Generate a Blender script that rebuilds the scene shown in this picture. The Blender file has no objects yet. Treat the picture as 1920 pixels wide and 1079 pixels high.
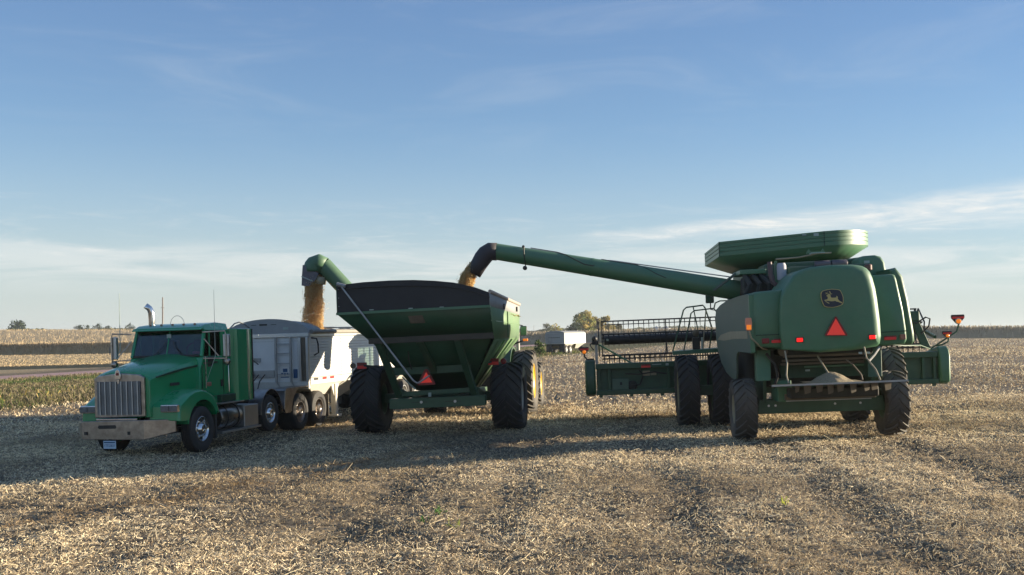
import bpy, bmesh, math, random
import numpy as np
from mathutils import Matrix, Vector
random.seed(7); rng = np.random.default_rng(7)
S = bpy.context.scene
COL = S.collection
PI = math.pi

# ---------------------------------------------------------------- camera
cam = bpy.data.cameras.new('camera'); camo = bpy.data.objects.new('camera', cam); COL.objects.link(camo)
camo.location = (0, 0, 2.5); camo.rotation_euler = (math.radians(90), 0, 0)
cam.sensor_width = 36; cam.lens = 37.5; cam.shift_y = 0.0461
cam.clip_start = 0.1; cam.clip_end = 12000
S.camera = camo
# ---------------------------------------------------------------- light
SUN_EL, SUN_AZ = math.radians(9.5), math.radians(81)      # azimuth clockwise from +Y
W = bpy.data.worlds.new('World'); S.world = W; W.use_nodes = True
def world():
    nt = W.node_tree; N = nt.nodes; L = nt.links; N.clear()
    out = N.new('ShaderNodeOutputWorld'); bg = N.new('ShaderNodeBackground'); bg.inputs[1].default_value = 0.055
    sky = N.new('ShaderNodeTexSky'); sky.sky_type = 'NISHITA'; sky.sun_disc = False
    sky.sun_elevation = SUN_EL; sky.sun_rotation = SUN_AZ; sky.altitude = 300; sky.air_density = 1.0; sky.dust_density = 0.15; sky.ozone_density = 1.6
    tc = N.new('ShaderNodeTexCoord')
    sep = N.new('ShaderNodeSeparateXYZ'); L.new(tc.outputs['Generated'], sep.inputs[0])
    def m(op, a, b=None, c=None):
        n = N.new('ShaderNodeMath'); n.operation = op
        for i, q in enumerate((a, b, c)):
            if q is None: continue
            if isinstance(q, (int, float)): n.inputs[i].default_value = q
            else: L.new(q, n.inputs[i])
        return n.outputs[0]
    def ramp(x, a, b):
        n = N.new('ShaderNodeMapRange'); n.interpolation_type = 'SMOOTHSTEP'; L.new(x, n.inputs[0])
        n.inputs[1].default_value = a; n.inputs[2].default_value = b; return n.outputs[0]
    az = m('ARCTAN2', sep.outputs[0], sep.outputs[1]); el = m('ARCSINE', sep.outputs[2])
    cmb = N.new('ShaderNodeCombineXYZ'); L.new(az, cmb.inputs[0]); L.new(el, cmb.inputs[1])
    def noise(scx, scy, rot, detail, dist, rough=.6):
        mp = N.new('ShaderNodeMapping'); L.new(cmb.outputs[0], mp.inputs[0]); mp.inputs['Rotation'].default_value[2] = rot
        mp.inputs['Scale'].default_value = (scx, scy, 1)
        n = N.new('ShaderNodeTexNoise'); L.new(mp.outputs[0], n.inputs[0]); n.inputs['Scale'].default_value = 1
        n.inputs['Detail'].default_value = detail; n.inputs['Distortion'].default_value = dist; n.inputs['Roughness'].default_value = rough
        return n.outputs[0]
    n1 = noise(5, 45, -.12, 7, .8); n4 = noise(9, 40, -.08, 8, .6, .7); n5 = noise(14, 110, -.07, 8, 1.0, .7); n2 = noise(2.2, 16, -.1, 5, .5); n3 = noise(3.5, 18, .22, 7, 1.0, .65)
    # long contrail-like streak, rising and widening to the right
    line = m('ADD', m('MULTIPLY', az, .056), .0862)
    wid = m('MAXIMUM', m('MULTIPLY_ADD', az, .030, .0022), .002)
    dd = m('DIVIDE', m('ABSOLUTE', m('SUBTRACT', m('ADD', el, m('MULTIPLY_ADD', n4, .014, -.007)), line)), wid)
    streak = m('MULTIPLY', m('SUBTRACT', 1.0, ramp(dd, .1, 1.6)), m('MULTIPLY', ramp(az, .02, .16), m('SUBTRACT', 1, ramp(az, .9, 1.6))))
    streak = m('MULTIPLY', streak, m('MULTIPLY_ADD', ramp(n5, .3, .7), .7, .3))
    low = m('MULTIPLY', ramp(n1, .36, .62), m('MULTIPLY', ramp(el, .03, .055), m('SUBTRACT', 1, ramp(el, .072, .088))))
    veil = m('MULTIPLY', ramp(n5, .48, .75), m('MULTIPLY', ramp(el, .03, .07), m('SUBTRACT', 1, ramp(el, .09, .14))))
    high = m('MULTIPLY', m('MULTIPLY', ramp(n3, .45, .8), ramp(el, .14, .25)), m('SUBTRACT', 1, ramp(el, .6, 1.1)))
    tot = m('ADD', m('ADD', m('MULTIPLY', streak, .82), m('MULTIPLY', low, .42)), m('ADD', m('MULTIPLY', veil, .28), m('MULTIPLY', high, .14)))
    haze = m('MULTIPLY', m('POWER', m('SUBTRACT', 1.0, m('MINIMUM', m('MAXIMUM', m('DIVIDE', el, .20), 0.0), 1.0)), 1.7), .93)
    gm = N.new('ShaderNodeMix'); gm.data_type = 'RGBA'; gm.blend_type = 'MULTIPLY'; gm.inputs[0].default_value = 1; L.new(sky.outputs[0], gm.inputs[6]); gm.inputs[7].default_value = (.80, .92, 1.16, 1)
    mh = N.new('ShaderNodeMix'); mh.data_type = 'RGBA'; L.new(haze, mh.inputs[0]); el2 = ramp(el, .03, .34); cr = N.new('ShaderNodeMix'); cr.data_type = 'RGBA'; L.new(el2, cr.inputs[0]); cr.inputs[6].default_value = (1.95, 3.15, 4.1, 1); cr.inputs[7].default_value = (.98, 1.76, 3.25, 1)
    sm = N.new('ShaderNodeMix'); sm.data_type = 'RGBA'; sm.inputs[0].default_value = .5; L.new(gm.outputs[2], sm.inputs[6]); L.new(cr.outputs[2], sm.inputs[7]); L.new(sm.outputs[2], mh.inputs[6]); mh.inputs[7].default_value = (3.85, 4.1, 3.95, 1)
    mx = N.new('ShaderNodeMix'); mx.data_type = 'RGBA'; mx.clamp_factor = True; L.new(tot, mx.inputs[0])
    L.new(mh.outputs[2], mx.inputs[6]); mx.inputs[7].default_value = (5.3, 5.3, 5.1, 1)
    L.new(mx.outputs[2], bg.inputs[0]); L.new(bg.outputs[0], out.inputs[0])
world()
sl = bpy.data.lights.new('sun', 'SUN'); sl.energy = 3.9; sl.angle = math.radians(.53); sl.color = (1, .86, .64)
so = bpy.data.objects.new('sun', sl); COL.objects.link(so)
sd = Vector((math.sin(SUN_AZ) * math.cos(SUN_EL), math.cos(SUN_AZ) * math.cos(SUN_EL), math.sin(SUN_EL)))
so.rotation_euler = sd.to_track_quat('Z', 'Y').to_euler(); so.location = (60, 20, 40)
vs = S.view_settings; vs.view_transform = 'Standard'; vs.look = 'None'; vs.exposure = 1.68; vs.gamma = 1; vs.use_curve_mapping = False

# ---------------------------------------------------------------- materials
def pnodes(name):
    m = bpy.data.materials.new(name); m.use_nodes = True
    nt = m.node_tree; return m, nt, nt.nodes, nt.links, nt.nodes['Principled BSDF']
def mat(name, col, rough=.5, metal=0, dust=0, dustcol=(.30, .25, .18), var=.12, nscale=3, bump=0, bscale=60, coat=0, spec=None, emit=None, es=0, rust=0):
    m, nt, N, L, B = pnodes(name)
    tc = N.new('ShaderNodeTexCoord')
    n = N.new('ShaderNodeTexNoise'); n.inputs['Scale'].default_value = nscale; n.inputs['Detail'].default_value = 7; n.inputs['Roughness'].default_value = .65
    L.new(tc.outputs['Object'], n.inputs[0])
    r = N.new('ShaderNodeMapRange'); L.new(n.outputs[0], r.inputs[0]); r.inputs[1].default_value = .3; r.inputs[2].default_value = .7
    r.inputs[3].default_value = 1 - var; r.inputs[4].default_value = 1 + var
    hs = N.new('ShaderNodeHueSaturation'); hs.inputs['Color'].default_value = (*col, 1); L.new(r.outputs[0], hs.inputs['Value'])
    c = hs.outputs[0]; rr = None
    if rust:
        n3 = N.new('ShaderNodeTexNoise'); n3.inputs['Scale'].default_value = 5; n3.inputs['Detail'].default_value = 9; L.new(tc.outputs['Object'], n3.inputs[0])
        r3 = N.new('ShaderNodeMapRange'); L.new(n3.outputs[0], r3.inputs[0]); r3.inputs[1].default_value = .55; r3.inputs[2].default_value = .72; r3.inputs[4].default_value = rust
        mx = N.new('ShaderNodeMix'); mx.data_type = 'RGBA'; L.new(r3.outputs[0], mx.inputs[0]); L.new(c, mx.inputs[6]); mx.inputs[7].default_value = (.13, .06, .03, 1); c = mx.outputs[2]
    if dust:
        g = N.new('ShaderNodeNewGeometry'); s = N.new('ShaderNodeSeparateXYZ'); L.new(g.outputs['Normal'], s.inputs[0])
        up = N.new('ShaderNodeMapRange'); L.new(s.outputs[2], up.inputs[0]); up.inputs[1].default_value = -.2; up.inputs[2].default_value = 1; up.inputs[3].default_value = .35; up.inputs[4].default_value = 1.25
        n2 = N.new('ShaderNodeTexNoise'); n2.inputs['Scale'].default_value = 1.3; n2.inputs['Detail'].default_value = 9; n2.inputs['Roughness'].default_value = .7; L.new(tc.outputs['Object'], n2.inputs[0])
        r2 = N.new('ShaderNodeMapRange'); L.new(n2.outputs[0], r2.inputs[0]); r2.inputs[1].default_value = .3; r2.inputs[2].default_value = .75; r2.inputs[3].default_value = .35 * dust; r2.inputs[4].default_value = 1.3 * dust
        mm = N.new('ShaderNodeMath'); mm.operation = 'MULTIPLY'; mm.use_clamp = True; L.new(up.outputs[0], mm.inputs[0]); L.new(r2.outputs[0], mm.inputs[1])
        mx = N.new('ShaderNodeMix'); mx.data_type = 'RGBA'; L.new(mm.outputs[0], mx.inputs[0]); L.new(c, mx.inputs[6]); mx.inputs[7].default_value = (*dustcol, 1); c = mx.outputs[2]
        rr = N.new('ShaderNodeMapRange'); L.new(mm.outputs[0], rr.inputs[0]); rr.inputs[3].default_value = rough; rr.inputs[4].default_value = .9; L.new(rr.outputs[0], B.inputs['Roughness'])
    L.new(c, B.inputs['Base Color'])
    if rr is None:
        rr = N.new('ShaderNodeMapRange'); L.new(n.outputs[0], rr.inputs[0]); rr.inputs[1].default_value = .3; rr.inputs[2].default_value = .7
        rr.inputs[3].default_value = max(.03, rough - .07); rr.inputs[4].default_value = min(1, rough + .07); L.new(rr.outputs[0], B.inputs['Roughness'])
    B.inputs['Metallic'].default_value = metal
    if coat: B.inputs['Coat Weight'].default_value = coat; B.inputs['Coat Roughness'].default_value = .12
    if spec is not None: B.inputs['Specular IOR Level'].default_value = spec
    if emit: B.inputs['Emission Color'].default_value = (*emit, 1); B.inputs['Emission Strength'].default_value = es
    if bump:
        nb = N.new('ShaderNodeTexNoise'); nb.inputs['Scale'].default_value = bscale; nb.inputs['Detail'].default_value = 4; L.new(tc.outputs['Object'], nb.inputs[0])
        bp = N.new('ShaderNodeBump'); bp.inputs['Strength'].default_value = bump; bp.inputs['Distance'].default_value = .01; L.new(nb.outputs[0], bp.inputs['Height']); L.new(bp.outputs[0], B.inputs['Normal'])
    return m
def glassmat(name, tint=(.75, .8, .78), refl=.12):
    m = bpy.data.materials.new(name); m.use_nodes = True; nt = m.node_tree; N = nt.nodes; L = nt.links; N.clear()
    o = N.new('ShaderNodeOutputMaterial'); t = N.new('ShaderNodeBsdfTransparent'); t.inputs[0].default_value = (*tint, 1)
    g = N.new('ShaderNodeBsdfGlossy'); g.inputs['Roughness'].default_value = .06; g.inputs[0].default_value = (.95, .97, 1, 1)
    f = N.new('ShaderNodeFresnel'); f.inputs[0].default_value = 1.5
    a = N.new('ShaderNodeMath'); a.operation = 'ADD'; a.use_clamp = True; L.new(f.outputs[0], a.inputs[0]); a.inputs[1].default_value = refl
    mx = N.new('ShaderNodeMixShader'); L.new(a.outputs[0], mx.inputs[0]); L.new(t.outputs[0], mx.inputs[1]); L.new(g.outputs[0], mx.inputs[2]); L.new(mx.outputs[0], o.inputs[0])
    return m
GREEN = mat('harvester_green_paint', (.045, .165, .08), .42, dust=.36, dustcol=(.21, .235, .175), coat=.12, var=.08)
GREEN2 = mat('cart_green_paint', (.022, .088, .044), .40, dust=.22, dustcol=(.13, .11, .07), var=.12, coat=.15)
GREEND = mat('chassis_green_paint', (.022, .085, .043), .5, dust=.22, var=.2)
GREENG = mat('grey_green_panel', (.05, .10, .07), .45, dust=.62, dustcol=(.20, .20, .19), var=.08)  # greyer, duller green than the hood paint
TEAL = mat('truck_green_paint', (.008, .27, .10), .24, dust=.07, coat=.6, var=.05)
STRIPE = mat('dark_green_stripe', (.01, .05, .028), .35, var=.1)
RUBBER = mat('tyre_rubber', (.02, .021, .024), .75, dust=.38, dustcol=(.13, .115, .095), var=.25, bump=.3)
RUBBERD = mat('dusty_tyre_rubber', (.035, .034, .034), .85, dust=.85, dustcol=(.19, .165, .13), var=.25, bump=.3)
BLACK = mat('black_steel', (.012, .012, .014), .5, dust=.1, var=.3)
TARP = mat('black_tarp', (.012, .013, .017), .6, dust=.06, var=.25, bump=.25, bscale=14)
CAVITY = mat('dark_dusty_machinery', (.03, .033, .03), .8, dust=.3, dustcol=(.14, .12, .09), var=.4, bump=.5, bscale=25)  # very dark base with a brown dusting, for the inner machinery
CHROME = mat('chrome', (.72, .72, .72), .12, 1, dust=.10, var=.05)
CHROMED = mat('dirty_dimmed_chrome', (.40, .36, .33), .24, 1, dust=.22, dustcol=(.10, .08, .065), var=.35, nscale=5)  # mottled dirt; metal also darkened to stand in for reflected dark ground
CARTSIDE = mat('sunlit_faded_dusty_green', (.10, .20, .085), .5, dust=.42, dustcol=(.30, .34, .22), var=.06)  # faded dusty paint, its colour also lightened for sun on this side
AUGERG = mat('skylit_dusty_green', (.045, .125, .06), .42, dust=.30, dustcol=(.24, .28, .2), var=.08)  # dusty green, lightened further to carry the skylight on the auger
ALU = mat('brushed_aluminium', (.58, .58, .57), .38, 1, dust=.2, dustcol=(.3, .28, .25), var=.1)
STEEL = mat('galvanised_steel', (.38, .38, .37), .5, .7, dust=.2, var=.15)
WHITE = mat('white_trailer_paint', (.70, .70, .67), .35, dust=.08, dustcol=(.4, .36, .3), var=.04)
WHITED = mat('dirty_white_paint', (.60, .58, .52), .5, dust=.5, dustcol=(.38, .33, .25), var=.1)
GREYTARP_SHADE = mat('grey_tarp_and_shade', (.30, .31, .31), .65, dust=.15, var=.08)
YELLOW = mat('yellow_rim_paint', (.72, .46, .015), .4, dust=.14, var=.08)
GLASS = glassmat('window_glass', (.62, .68, .66), .0)
MIRROR = mat('mirror_glass', (.75, .78, .76), .08, 1, var=.03, dust=.1)
ORANGE = mat('fluorescent_orange', (.92, .06, .04), .5, var=.03, emit=(1, .05, .03), es=.07)
REDREF = mat('red_reflector', (.85, .03, .03), .35, var=.05)
REDDULL = mat('dark_red_reflector', (.22, .015, .015), .4, var=.1)
REDLIT = mat('lit_tail_lamp', (.8, .02, .02), .3, emit=(1, .015, .01), es=.3)
AMBER = mat('amber_lens', (.85, .22, .02), .25, var=.05, emit=(1, .25, .02), es=.18)
AMBERD = mat('unlit_lamp_lens', (.30, .12, .08), .3, var=.1)
YEL = mat('decal_yellow', (.52, .43, .16), .5, var=.05)
DECAL = mat('decal_navy', (.012, .017, .035), .4, var=.05)
CREAM = mat('decal_tan', (.33, .28, .18), .55, dust=.3, var=.1)
PALE = mat('pale_decal', (.35, .42, .38), .5, var=.1)
LENS = mat('headlamp_lens', (.16, .18, .19), .12, .2, var=.3, nscale=20)
TAN = mat('worn_tan_steel', (.12, .095, .065), .7, dust=.3, var=.3)
PLATE = mat('plate_pale_blue', (.45, .58, .70), .5, var=.05)
PLATEB = mat('plate_navy', (.03, .09, .2), .5, var=.05)
FILTER = mat('grey_filter_canister', (.42, .42, .46), .6, var=.08, dust=.1)
INT = mat('cab_interior', (.03, .03, .034), .8, var=.2)
SKINPINK = mat('pink_cloth', (.8, .15, .35), .8)
def attrmat(name, rough=.9, trans=0):
    m, nt, N, L, B = pnodes(name)
    a = N.new('ShaderNodeAttribute'); a.attribute_name = 'tint'; L.new(a.outputs['Color'], B.inputs['Base Color'])
    B.inputs['Roughness'].default_value = rough; B.inputs['Specular IOR Level'].default_value = .2
    if trans:
        tr = N.new('ShaderNodeBsdfTranslucent'); L.new(a.outputs['Color'], tr.inputs[0]); mx = N.new('ShaderNodeMixShader'); mx.inputs[0].default_value = trans
        L.new(B.outputs[0], mx.inputs[1]); L.new(tr.outputs[0], mx.inputs[2]); L.new(mx.outputs[0], N['Material Output'].inputs[0])
    return m
LEAF = attrmat('leaf_tissue', .7, .35); STRAW = attrmat('dry_straw', .85, .25); GRAINM = attrmat('soybean_grain', .6, .8)
BARK = mat('bark', (.09, .075, .055), .9, var=.3)

# ---------------------------------------------------------------- mesh tools
class MB:
    def __init__(s): s.v = []; s.f = []
    def add(s, vs, fs):
        o = len(s.v); s.v += [tuple(map(float, p)) for p in vs]; s.f += [tuple(i + o for i in q) for q in fs]; return s
    def hexa(s, p): return s.add(p, [(0, 3, 2, 1), (4, 5, 6, 7), (0, 1, 5, 4), (1, 2, 6, 5), (2, 3, 7, 6), (3, 0, 4, 7)])
    def box(s, x0, x1, y0, y1, z0, z1):
        return s.hexa([(x0, y0, z0), (x1, y0, z0), (x1, y1, z0), (x0, y1, z0), (x0, y0, z1), (x1, y0, z1), (x1, y1, z1), (x0, y1, z1)])
    def bar(s, a, b, w, h):
        a = Vector(a); b = Vector(b); d = (b - a).normalized(); up = Vector((0, 0, 1)) if abs(d.z) < .95 else Vector((0, 1, 0))
        r = d.cross(up).normalized() * w / 2; u = r.normalized().cross(d).normalized() * h / 2
        return s.hexa([a - r - u, a + r - u, b + r - u, b - r - u, a - r + u, a + r + u, b + r + u, b - r + u])
    def prism(s, axis, pts, a, b):
        f = {'x': lambda p, c: (c, p[0], p[1]), 'y': lambda p, c: (p[0], c, p[1]), 'z': lambda p, c: (p[0], p[1], c)}[axis]
        n = len(pts)
        return s.add([f(p, a) for p in pts] + [f(p, b) for p in pts], [tuple(range(n)), tuple(range(n, 2 * n))] + [(i, (i + 1) % n, n + (i + 1) % n, n + i) for i in range(n)])
    def loft(s, rings, c0=True, c1=True, closed=True):
        n = len(rings[0]); vs = [p for r in rings for p in r]; fs = []
        for k in range(len(rings) - 1):
            for i in range(n if closed else n - 1):
                j = (i + 1) % n; fs.append((k * n + i, k * n + j, (k + 1) * n + j, (k + 1) * n + i))
        if c0: fs.append(tuple(range(n)))
        if c1: fs.append(tuple(range((len(rings) - 1) * n, len(rings) * n)))
        return s.add(vs, fs)
    def tube(s, path, r, seg=8, cap=True):
        P = [Vector(p) for p in path]; R = r if isinstance(r, (list, tuple)) else [r] * len(P); rings = []; ref = None
        for i, p in enumerate(P):
            d = (P[min(i + 1, len(P) - 1)] - P[max(i - 1, 0)]).normalized()
            if ref is None: ref = Vector((0, 0, 1)) if abs(d.z) < .9 else Vector((1, 0, 0))
            a = (ref - d * ref.dot(d)).normalized(); ref = a; b = d.cross(a)
            rings.append([p + (a * math.cos(2 * PI * k / seg) + b * math.sin(2 * PI * k / seg)) * R[i] for k in range(seg)])
        return s.loft(rings, cap, cap)
    def lathe(s, prof, c, axis='x', seg=32, cap=True):
        rings = []
        for a, r in prof:
            ring = []
            for k in range(seg):
                t = 2 * PI * k / seg; q = (r * math.cos(t), r * math.sin(t))
                ring.append({'x': (c[0] + a, c[1] + q[0], c[2] + q[1]), 'y': (c[0] + q[0], c[1] + a, c[2] + q[1]), 'z': (c[0] + q[0], c[1] + q[1], c[2] + a)}[axis])
            rings.append(ring)
        return s.loft(rings, cap, cap)
    def build(s, name, m, parent=None, bevel=0, seg=2, angle=38, solid=0, label=None):
        me = bpy.data.meshes.new(name); me.from_pydata(s.v, [], s.f)
        bm = bmesh.new(); bm.from_mesh(me); bmesh.ops.recalc_face_normals(bm, faces=bm.faces); bm.to_mesh(me); bm.free()
        me.polygons.foreach_set('use_smooth', [True] * len(me.polygons)); me.set_sharp_from_angle(angle=math.radians(angle))
        me.materials.append(m); o = bpy.data.objects.new(name, me); COL.objects.link(o)
        if parent: o.parent = parent
        if solid: md = o.modifiers.new('Solid', 'SOLIDIFY'); md.thickness = solid; md.offset = 0
        if bevel:
            md = o.modifiers.new('Bevel', 'BEVEL'); md.width = bevel; md.segments = seg; md.limit_method = 'ANGLE'; md.angle_limit = math.radians(40); md.harden_normals = True
        if label: o['label'] = label
        return o
def arr_mesh(name, V, F, m, tint=None, parent=None, smooth=False):
    """numpy mesh: V (n,3), F (k,4) or (k,3)"""
    me = bpy.data.meshes.new(name); k, c = F.shape
    me.vertices.add(len(V)); me.vertices.foreach_set('co', V.astype(np.float32).ravel())
    me.loops.add(k * c); me.loops.foreach_set('vertex_index', F.astype(np.int32).ravel())
    me.polygons.add(k); me.polygons.foreach_set('loop_start', np.arange(0, k * c, c, dtype=np.int32)); me.polygons.foreach_set('loop_total', np.full(k, c, dtype=np.int32))
    if smooth: me.polygons.foreach_set('use_smooth', np.ones(k, dtype=bool))
    me.update(calc_edges=True)
    if tint is not None:
        a = me.color_attributes.new('tint', 'FLOAT_COLOR', 'POINT'); a.data.foreach_set('color', np.c_[tint, np.ones(len(tint))].astype(np.float32).ravel())
    me.materials.append(m); o = bpy.data.objects.new(name, me); COL.objects.link(o)
    if parent: o.parent = parent
    return o
def tag(o, label=None, cat=None, group=None, kind=None):
    for k, q in (('label', label), ('category', cat), ('group', group), ('kind', kind)):
        if q: o[k] = q
    return o
def empty(name, parent=None, size=.3):
    o = bpy.data.objects.new(name, None); o.empty_display_size = size; COL.objects.link(o)
    if parent: o.parent = parent
    return o
def frame(name, loc, yaw, roll, label, cat, group=None):
    a = math.radians(yaw); d = Vector((math.sin(a), math.cos(a), roll * math.sin(a))).normalized(); r = Vector((math.cos(a), -math.sin(a), roll * math.cos(a))).normalized()
    n = r.cross(d); o = empty(name); M = Matrix((r, d, n)).transposed().to_4x4(); M.translation = loc; o.matrix_world = M
    return tag(o, label, cat, group)
def dup(o, parent=None):
    c = o.copy(); COL.objects.link(c)
    if parent: c.parent = parent
    for ch in list(o.children): dup(ch, c)
    return c
def text(body, name, m, parent, loc, size, rot, ex=.004, sx=1):
    cu = bpy.data.curves.new(name, 'FONT'); cu.body = body; cu.size = size; cu.extrude = ex; cu.align_x = 'CENTER'; cu.align_y = 'CENTER'; cu.space_character = 1.05
    t = bpy.data.objects.new(name, cu); COL.objects.link(t); dg = bpy.context.evaluated_depsgraph_get()
    me = bpy.data.meshes.new_from_object(t.evaluated_get(dg)); bpy.data.objects.remove(t); me.materials.clear(); me.materials.append(m)
    o = bpy.data.objects.new(name, me); COL.objects.link(o); o.parent = parent; o.location = loc; o.rotation_euler = rot; o.scale = (sx, 1, 1); return o
def arc(cx, cy, r, a0, a1, n, ry=None):
    ry = ry or r
    return [(cx + r * math.cos(math.radians(a0 + (a1 - a0) * i / n)), cy + ry * math.sin(math.radians(a0 + (a1 - a0) * i / n))) for i in range(n + 1)]
def ag_wheel(parent, u, v, R, Wd, rimR, lugs, rimmat, rub, lugh=.05, side=1, lw=.055):
    """a farm wheel on an axle along x: tyre with chevron lugs, dished rim; side = outward x direction"""
    w = empty('wheel', parent); w.location = (u, v, R)
    b = MB(); h = Wd / 2; Rb = R - lugh
    prof = [(-.78 * h, rimR - .01), (-.93 * h, rimR + .06 * R), (-1.0 * h, rimR + .5 * (Rb - rimR)), (-.97 * h, Rb - .07 * R), (-.88 * h, Rb - .025 * R), (-.5 * h, Rb), (0, Rb + .004),
            (.5 * h, Rb), (.88 * h, Rb - .025 * R), (.97 * h, Rb - .07 * R), (1.0 * h, rimR + .5 * (Rb - rimR)), (.93 * h, rimR + .06 * R), (.78 * h, rimR - .01)]
    b.lathe(prof, (0, 0, 0), 'x', 56, cap=False)
    for sd_ in (-1, 1):
        for k in range(lugs):
            ph0 = 2 * PI * (k + (.5 if sd_ > 0 else 0)) / lugs; rings = []
            for t, rt in ((0, 0), (.3, 0), (.6, .004), (.85, .015), (1.0, .05 * R), (1.06, .13 * R)):
                a = sd_ * min(.04 * h + t * .95 * h, 1.0 * h) ; a = a if t <= 1 else sd_ * 1.02 * h
                ph = ph0 - t * h * 1.05 / R; r1 = R - rt; r0 = r1 - lugh - .03
                tw = lw * .5 / R; bw = lw * .8 / R
                q = lambda r, p: (a if r == r1 else a * .96, -r * math.cos(p), r * math.sin(p))
                rings.append([q(r1, ph - tw), q(r1, ph + tw), q(r0, ph + bw), q(r0, ph - bw)])
            b.loft(rings)
    b.build('tyre', rub, w, angle=30)
    r = MB(); s_ = side
    r.lathe([(s_ * .80 * h, rimR + .015), (s_ * .80 * h, rimR - .02), (s_ * .72 * h, rimR - .03), (s_ * .6 * h, rimR - .09), (s_ * .15 * h, rimR - .13), (s_ * .05 * h, rimR * .55), (s_ * .22 * h, rimR * .45), (s_ * .25 * h, .05), ], (0, 0, 0), 'x', 40, cap=False)
    r.lathe([(-s_ * .80 * h, rimR + .015), (-s_ * .80 * h, rimR - .02), (-s_ * .6 * h, rimR - .09), (s_ * .15 * h, rimR - .13)], (0, 0, 0), 'x', 40, cap=False)
    for k in range(8):
        t = 2 * PI * k / 8; r.lathe([(s_ * .2 * h, .025), (s_ * .32 * h, .025), (s_ * .33 * h, .0)], (0, .33 * rimR * math.cos(t), .33 * rimR * math.sin(t)), 'x', 6)
    r.lathe([(0, .14), (s_ * .4 * h, .14), (s_ * .42 * h, .11)], (0, 0, 0), 'x', 16)
    r.build('rim', rimmat, w, angle=30, solid=.012)
    return w
def road_wheel(parent, u, v, R, Wd, rimR, side, rimmat=CHROME, z=None, rub=RUBBER, dish=.08):
    w = empty('wheel', parent); w.location = (u, v, R if z is None else z); h = Wd / 2; b = MB()
    prof = [(-.8 * h, rimR - .01), (-h, rimR + .05), (-h, R - .09), (-.9 * h, R - .025), (-.75 * h, R - .003)]
    for g in (-.5, -.17, .17, .5): prof += [((g - .06) * h, R), ((g - .05) * h, R - .012), ((g + .05) * h, R - .012), ((g + .06) * h, R)]
    prof += [(.75 * h, R - .003), (.9 * h, R - .025), (h, R - .09), (h, rimR + .05), (.8 * h, rimR - .01)]
    b.lathe(prof, (0, 0, 0), 'x', 48, cap=False); b.build('tyre', rub, w, angle=30)
    s = side; r = MB(); e = .86 * h
    r.lathe([(s * e, rimR + .012), (s * e, rimR - .015), (s * (e - .03), rimR - .03), (s * (e - dish), rimR - .05), (s * (e - dish - .03), rimR * .62), (s * (e - dish), .16), (s * (e - .0), .13), (s * (e + .03), .10), (s * (e + .035), 0.001)], (0, 0, 0), 'x', 40, cap=False)
    for k in range(10):
        t = 2 * PI * k / 10; r.lathe([(s * (e - dish - .03), .022), (s * (e - dish + .05), .022), (s * (e - dish + .06), .001)], (0, .155 * math.cos(t) * 1.1, .155 * math.sin(t) * 1.1), 'x', 6)
    r.lathe([(-s * e, rimR), (s * (e - dish - .05), rimR - .03)], (0, 0, 0), 'x', 24, cap=False)
    r.build('rim', rimmat, w, angle=30, solid=.01)
    hh = MB()
    for k in range(10):
        t = 2 * PI * (k + .5) / 10; hh.lathe([(s * (e - dish - .02), .032), (s * (e - dish + .004), .032)], (0, rimR * .76 * math.cos(t), rimR * .76 * math.sin(t)), 'x', 10)
    tag(hh.build('hand_hole', BLACK, w), kind='stuff')
    return w
# ---------------------------------------------------------------- terrain
def sst(x): x = np.clip(x, 0, 1); return x * x * (3 - 2 * x)
def gz(X, Y):
    X = np.asarray(X, float); Y = np.asarray(Y, float)
    b = np.where(X > 0, 1.7 * np.tanh(.03 * X / 1.7), 4 * np.tanh(.03 * X / 4))
    b = b + 6.6 * sst((Y - 275) / 330) * sst((-X - 20) / 120)
    b = b + 1.5 * sst((Y - 500) / 900) * sst((X + 20) / 40) * 0 
    return b
_tab = rng.random((512, 512))
def vn(X, Y):
    xi = np.floor(X).astype(int); yi = np.floor(Y).astype(int); fx = X - xi; fy = Y - yi; fx = fx * fx * (3 - 2 * fx); fy = fy * fy * (3 - 2 * fy)
    g = lambda a, b: _tab[a % 512, b % 512]
    return (g(xi, yi) * (1 - fx) + g(xi + 1, yi) * fx) * (1 - fy) + (g(xi, yi + 1) * (1 - fx) + g(xi + 1, yi + 1) * fx) * fy
def fbm(X, Y, o=4, s=1.0):
    r = 0; a = .5; t = 0
    for k in range(o): r = r + a * vn(X * s + 17.3 * k, Y * s + 9.1 * k); t += a; a *= .5; s *= 2.03
    return r / t
def lanes(X, Y):
    """harvest passes running away from the camera: 1 = thick chaff, 0 = thin residue"""
    c = X - .07 * (Y - 20)
    w = fbm(X, Y, 3, .25)
    a = .5 + .5 * np.sin((c + 1.5 * (w - .5)) * 2 * PI / 3.1 + .6)
    return np.clip(.52 + .26 * a + 1.2 * (w - .5) + .6 * (fbm(X + 50, Y, 3, .9) - .5), 0, 1)
def micro(X, Y):
    c = X - .07 * (Y - 20)
    z = .055 * (fbm(X, Y, 3, 1.9) - .5) + .045 * (fbm(X + 31, Y, 2, 7.) - .5) + .10 * (fbm(X, Y + 40, 2, .5) - .5)
    z = z + .020 * np.sin(2 * PI * (Y + .8 * fbm(X, Y, 2, 1.3)) / .31) * sst((fbm(X + 7, Y * .6, 2, .8) - .35) / .3)
    for cc, wd, sp in ((-1.9, .5, .24), (.1, .5, .24), (2.6, .5, .27), (5.0, .5, .27), (-6.2, .5, .26), (7.6, .5, .27), (-4.0, .45, .25)):
        mk = np.exp(-((c - cc + .25 * np.sin(Y * .23)) / wd) ** 4); mk = mk * sst((fbm(X * .5, Y * .5, 2, 1.) - .25) / .3)
        z = z - mk * .03 + mk * .036 * np.sin(2 * PI * (Y + .55 * np.abs(c - cc)) / sp)
    return z
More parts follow.
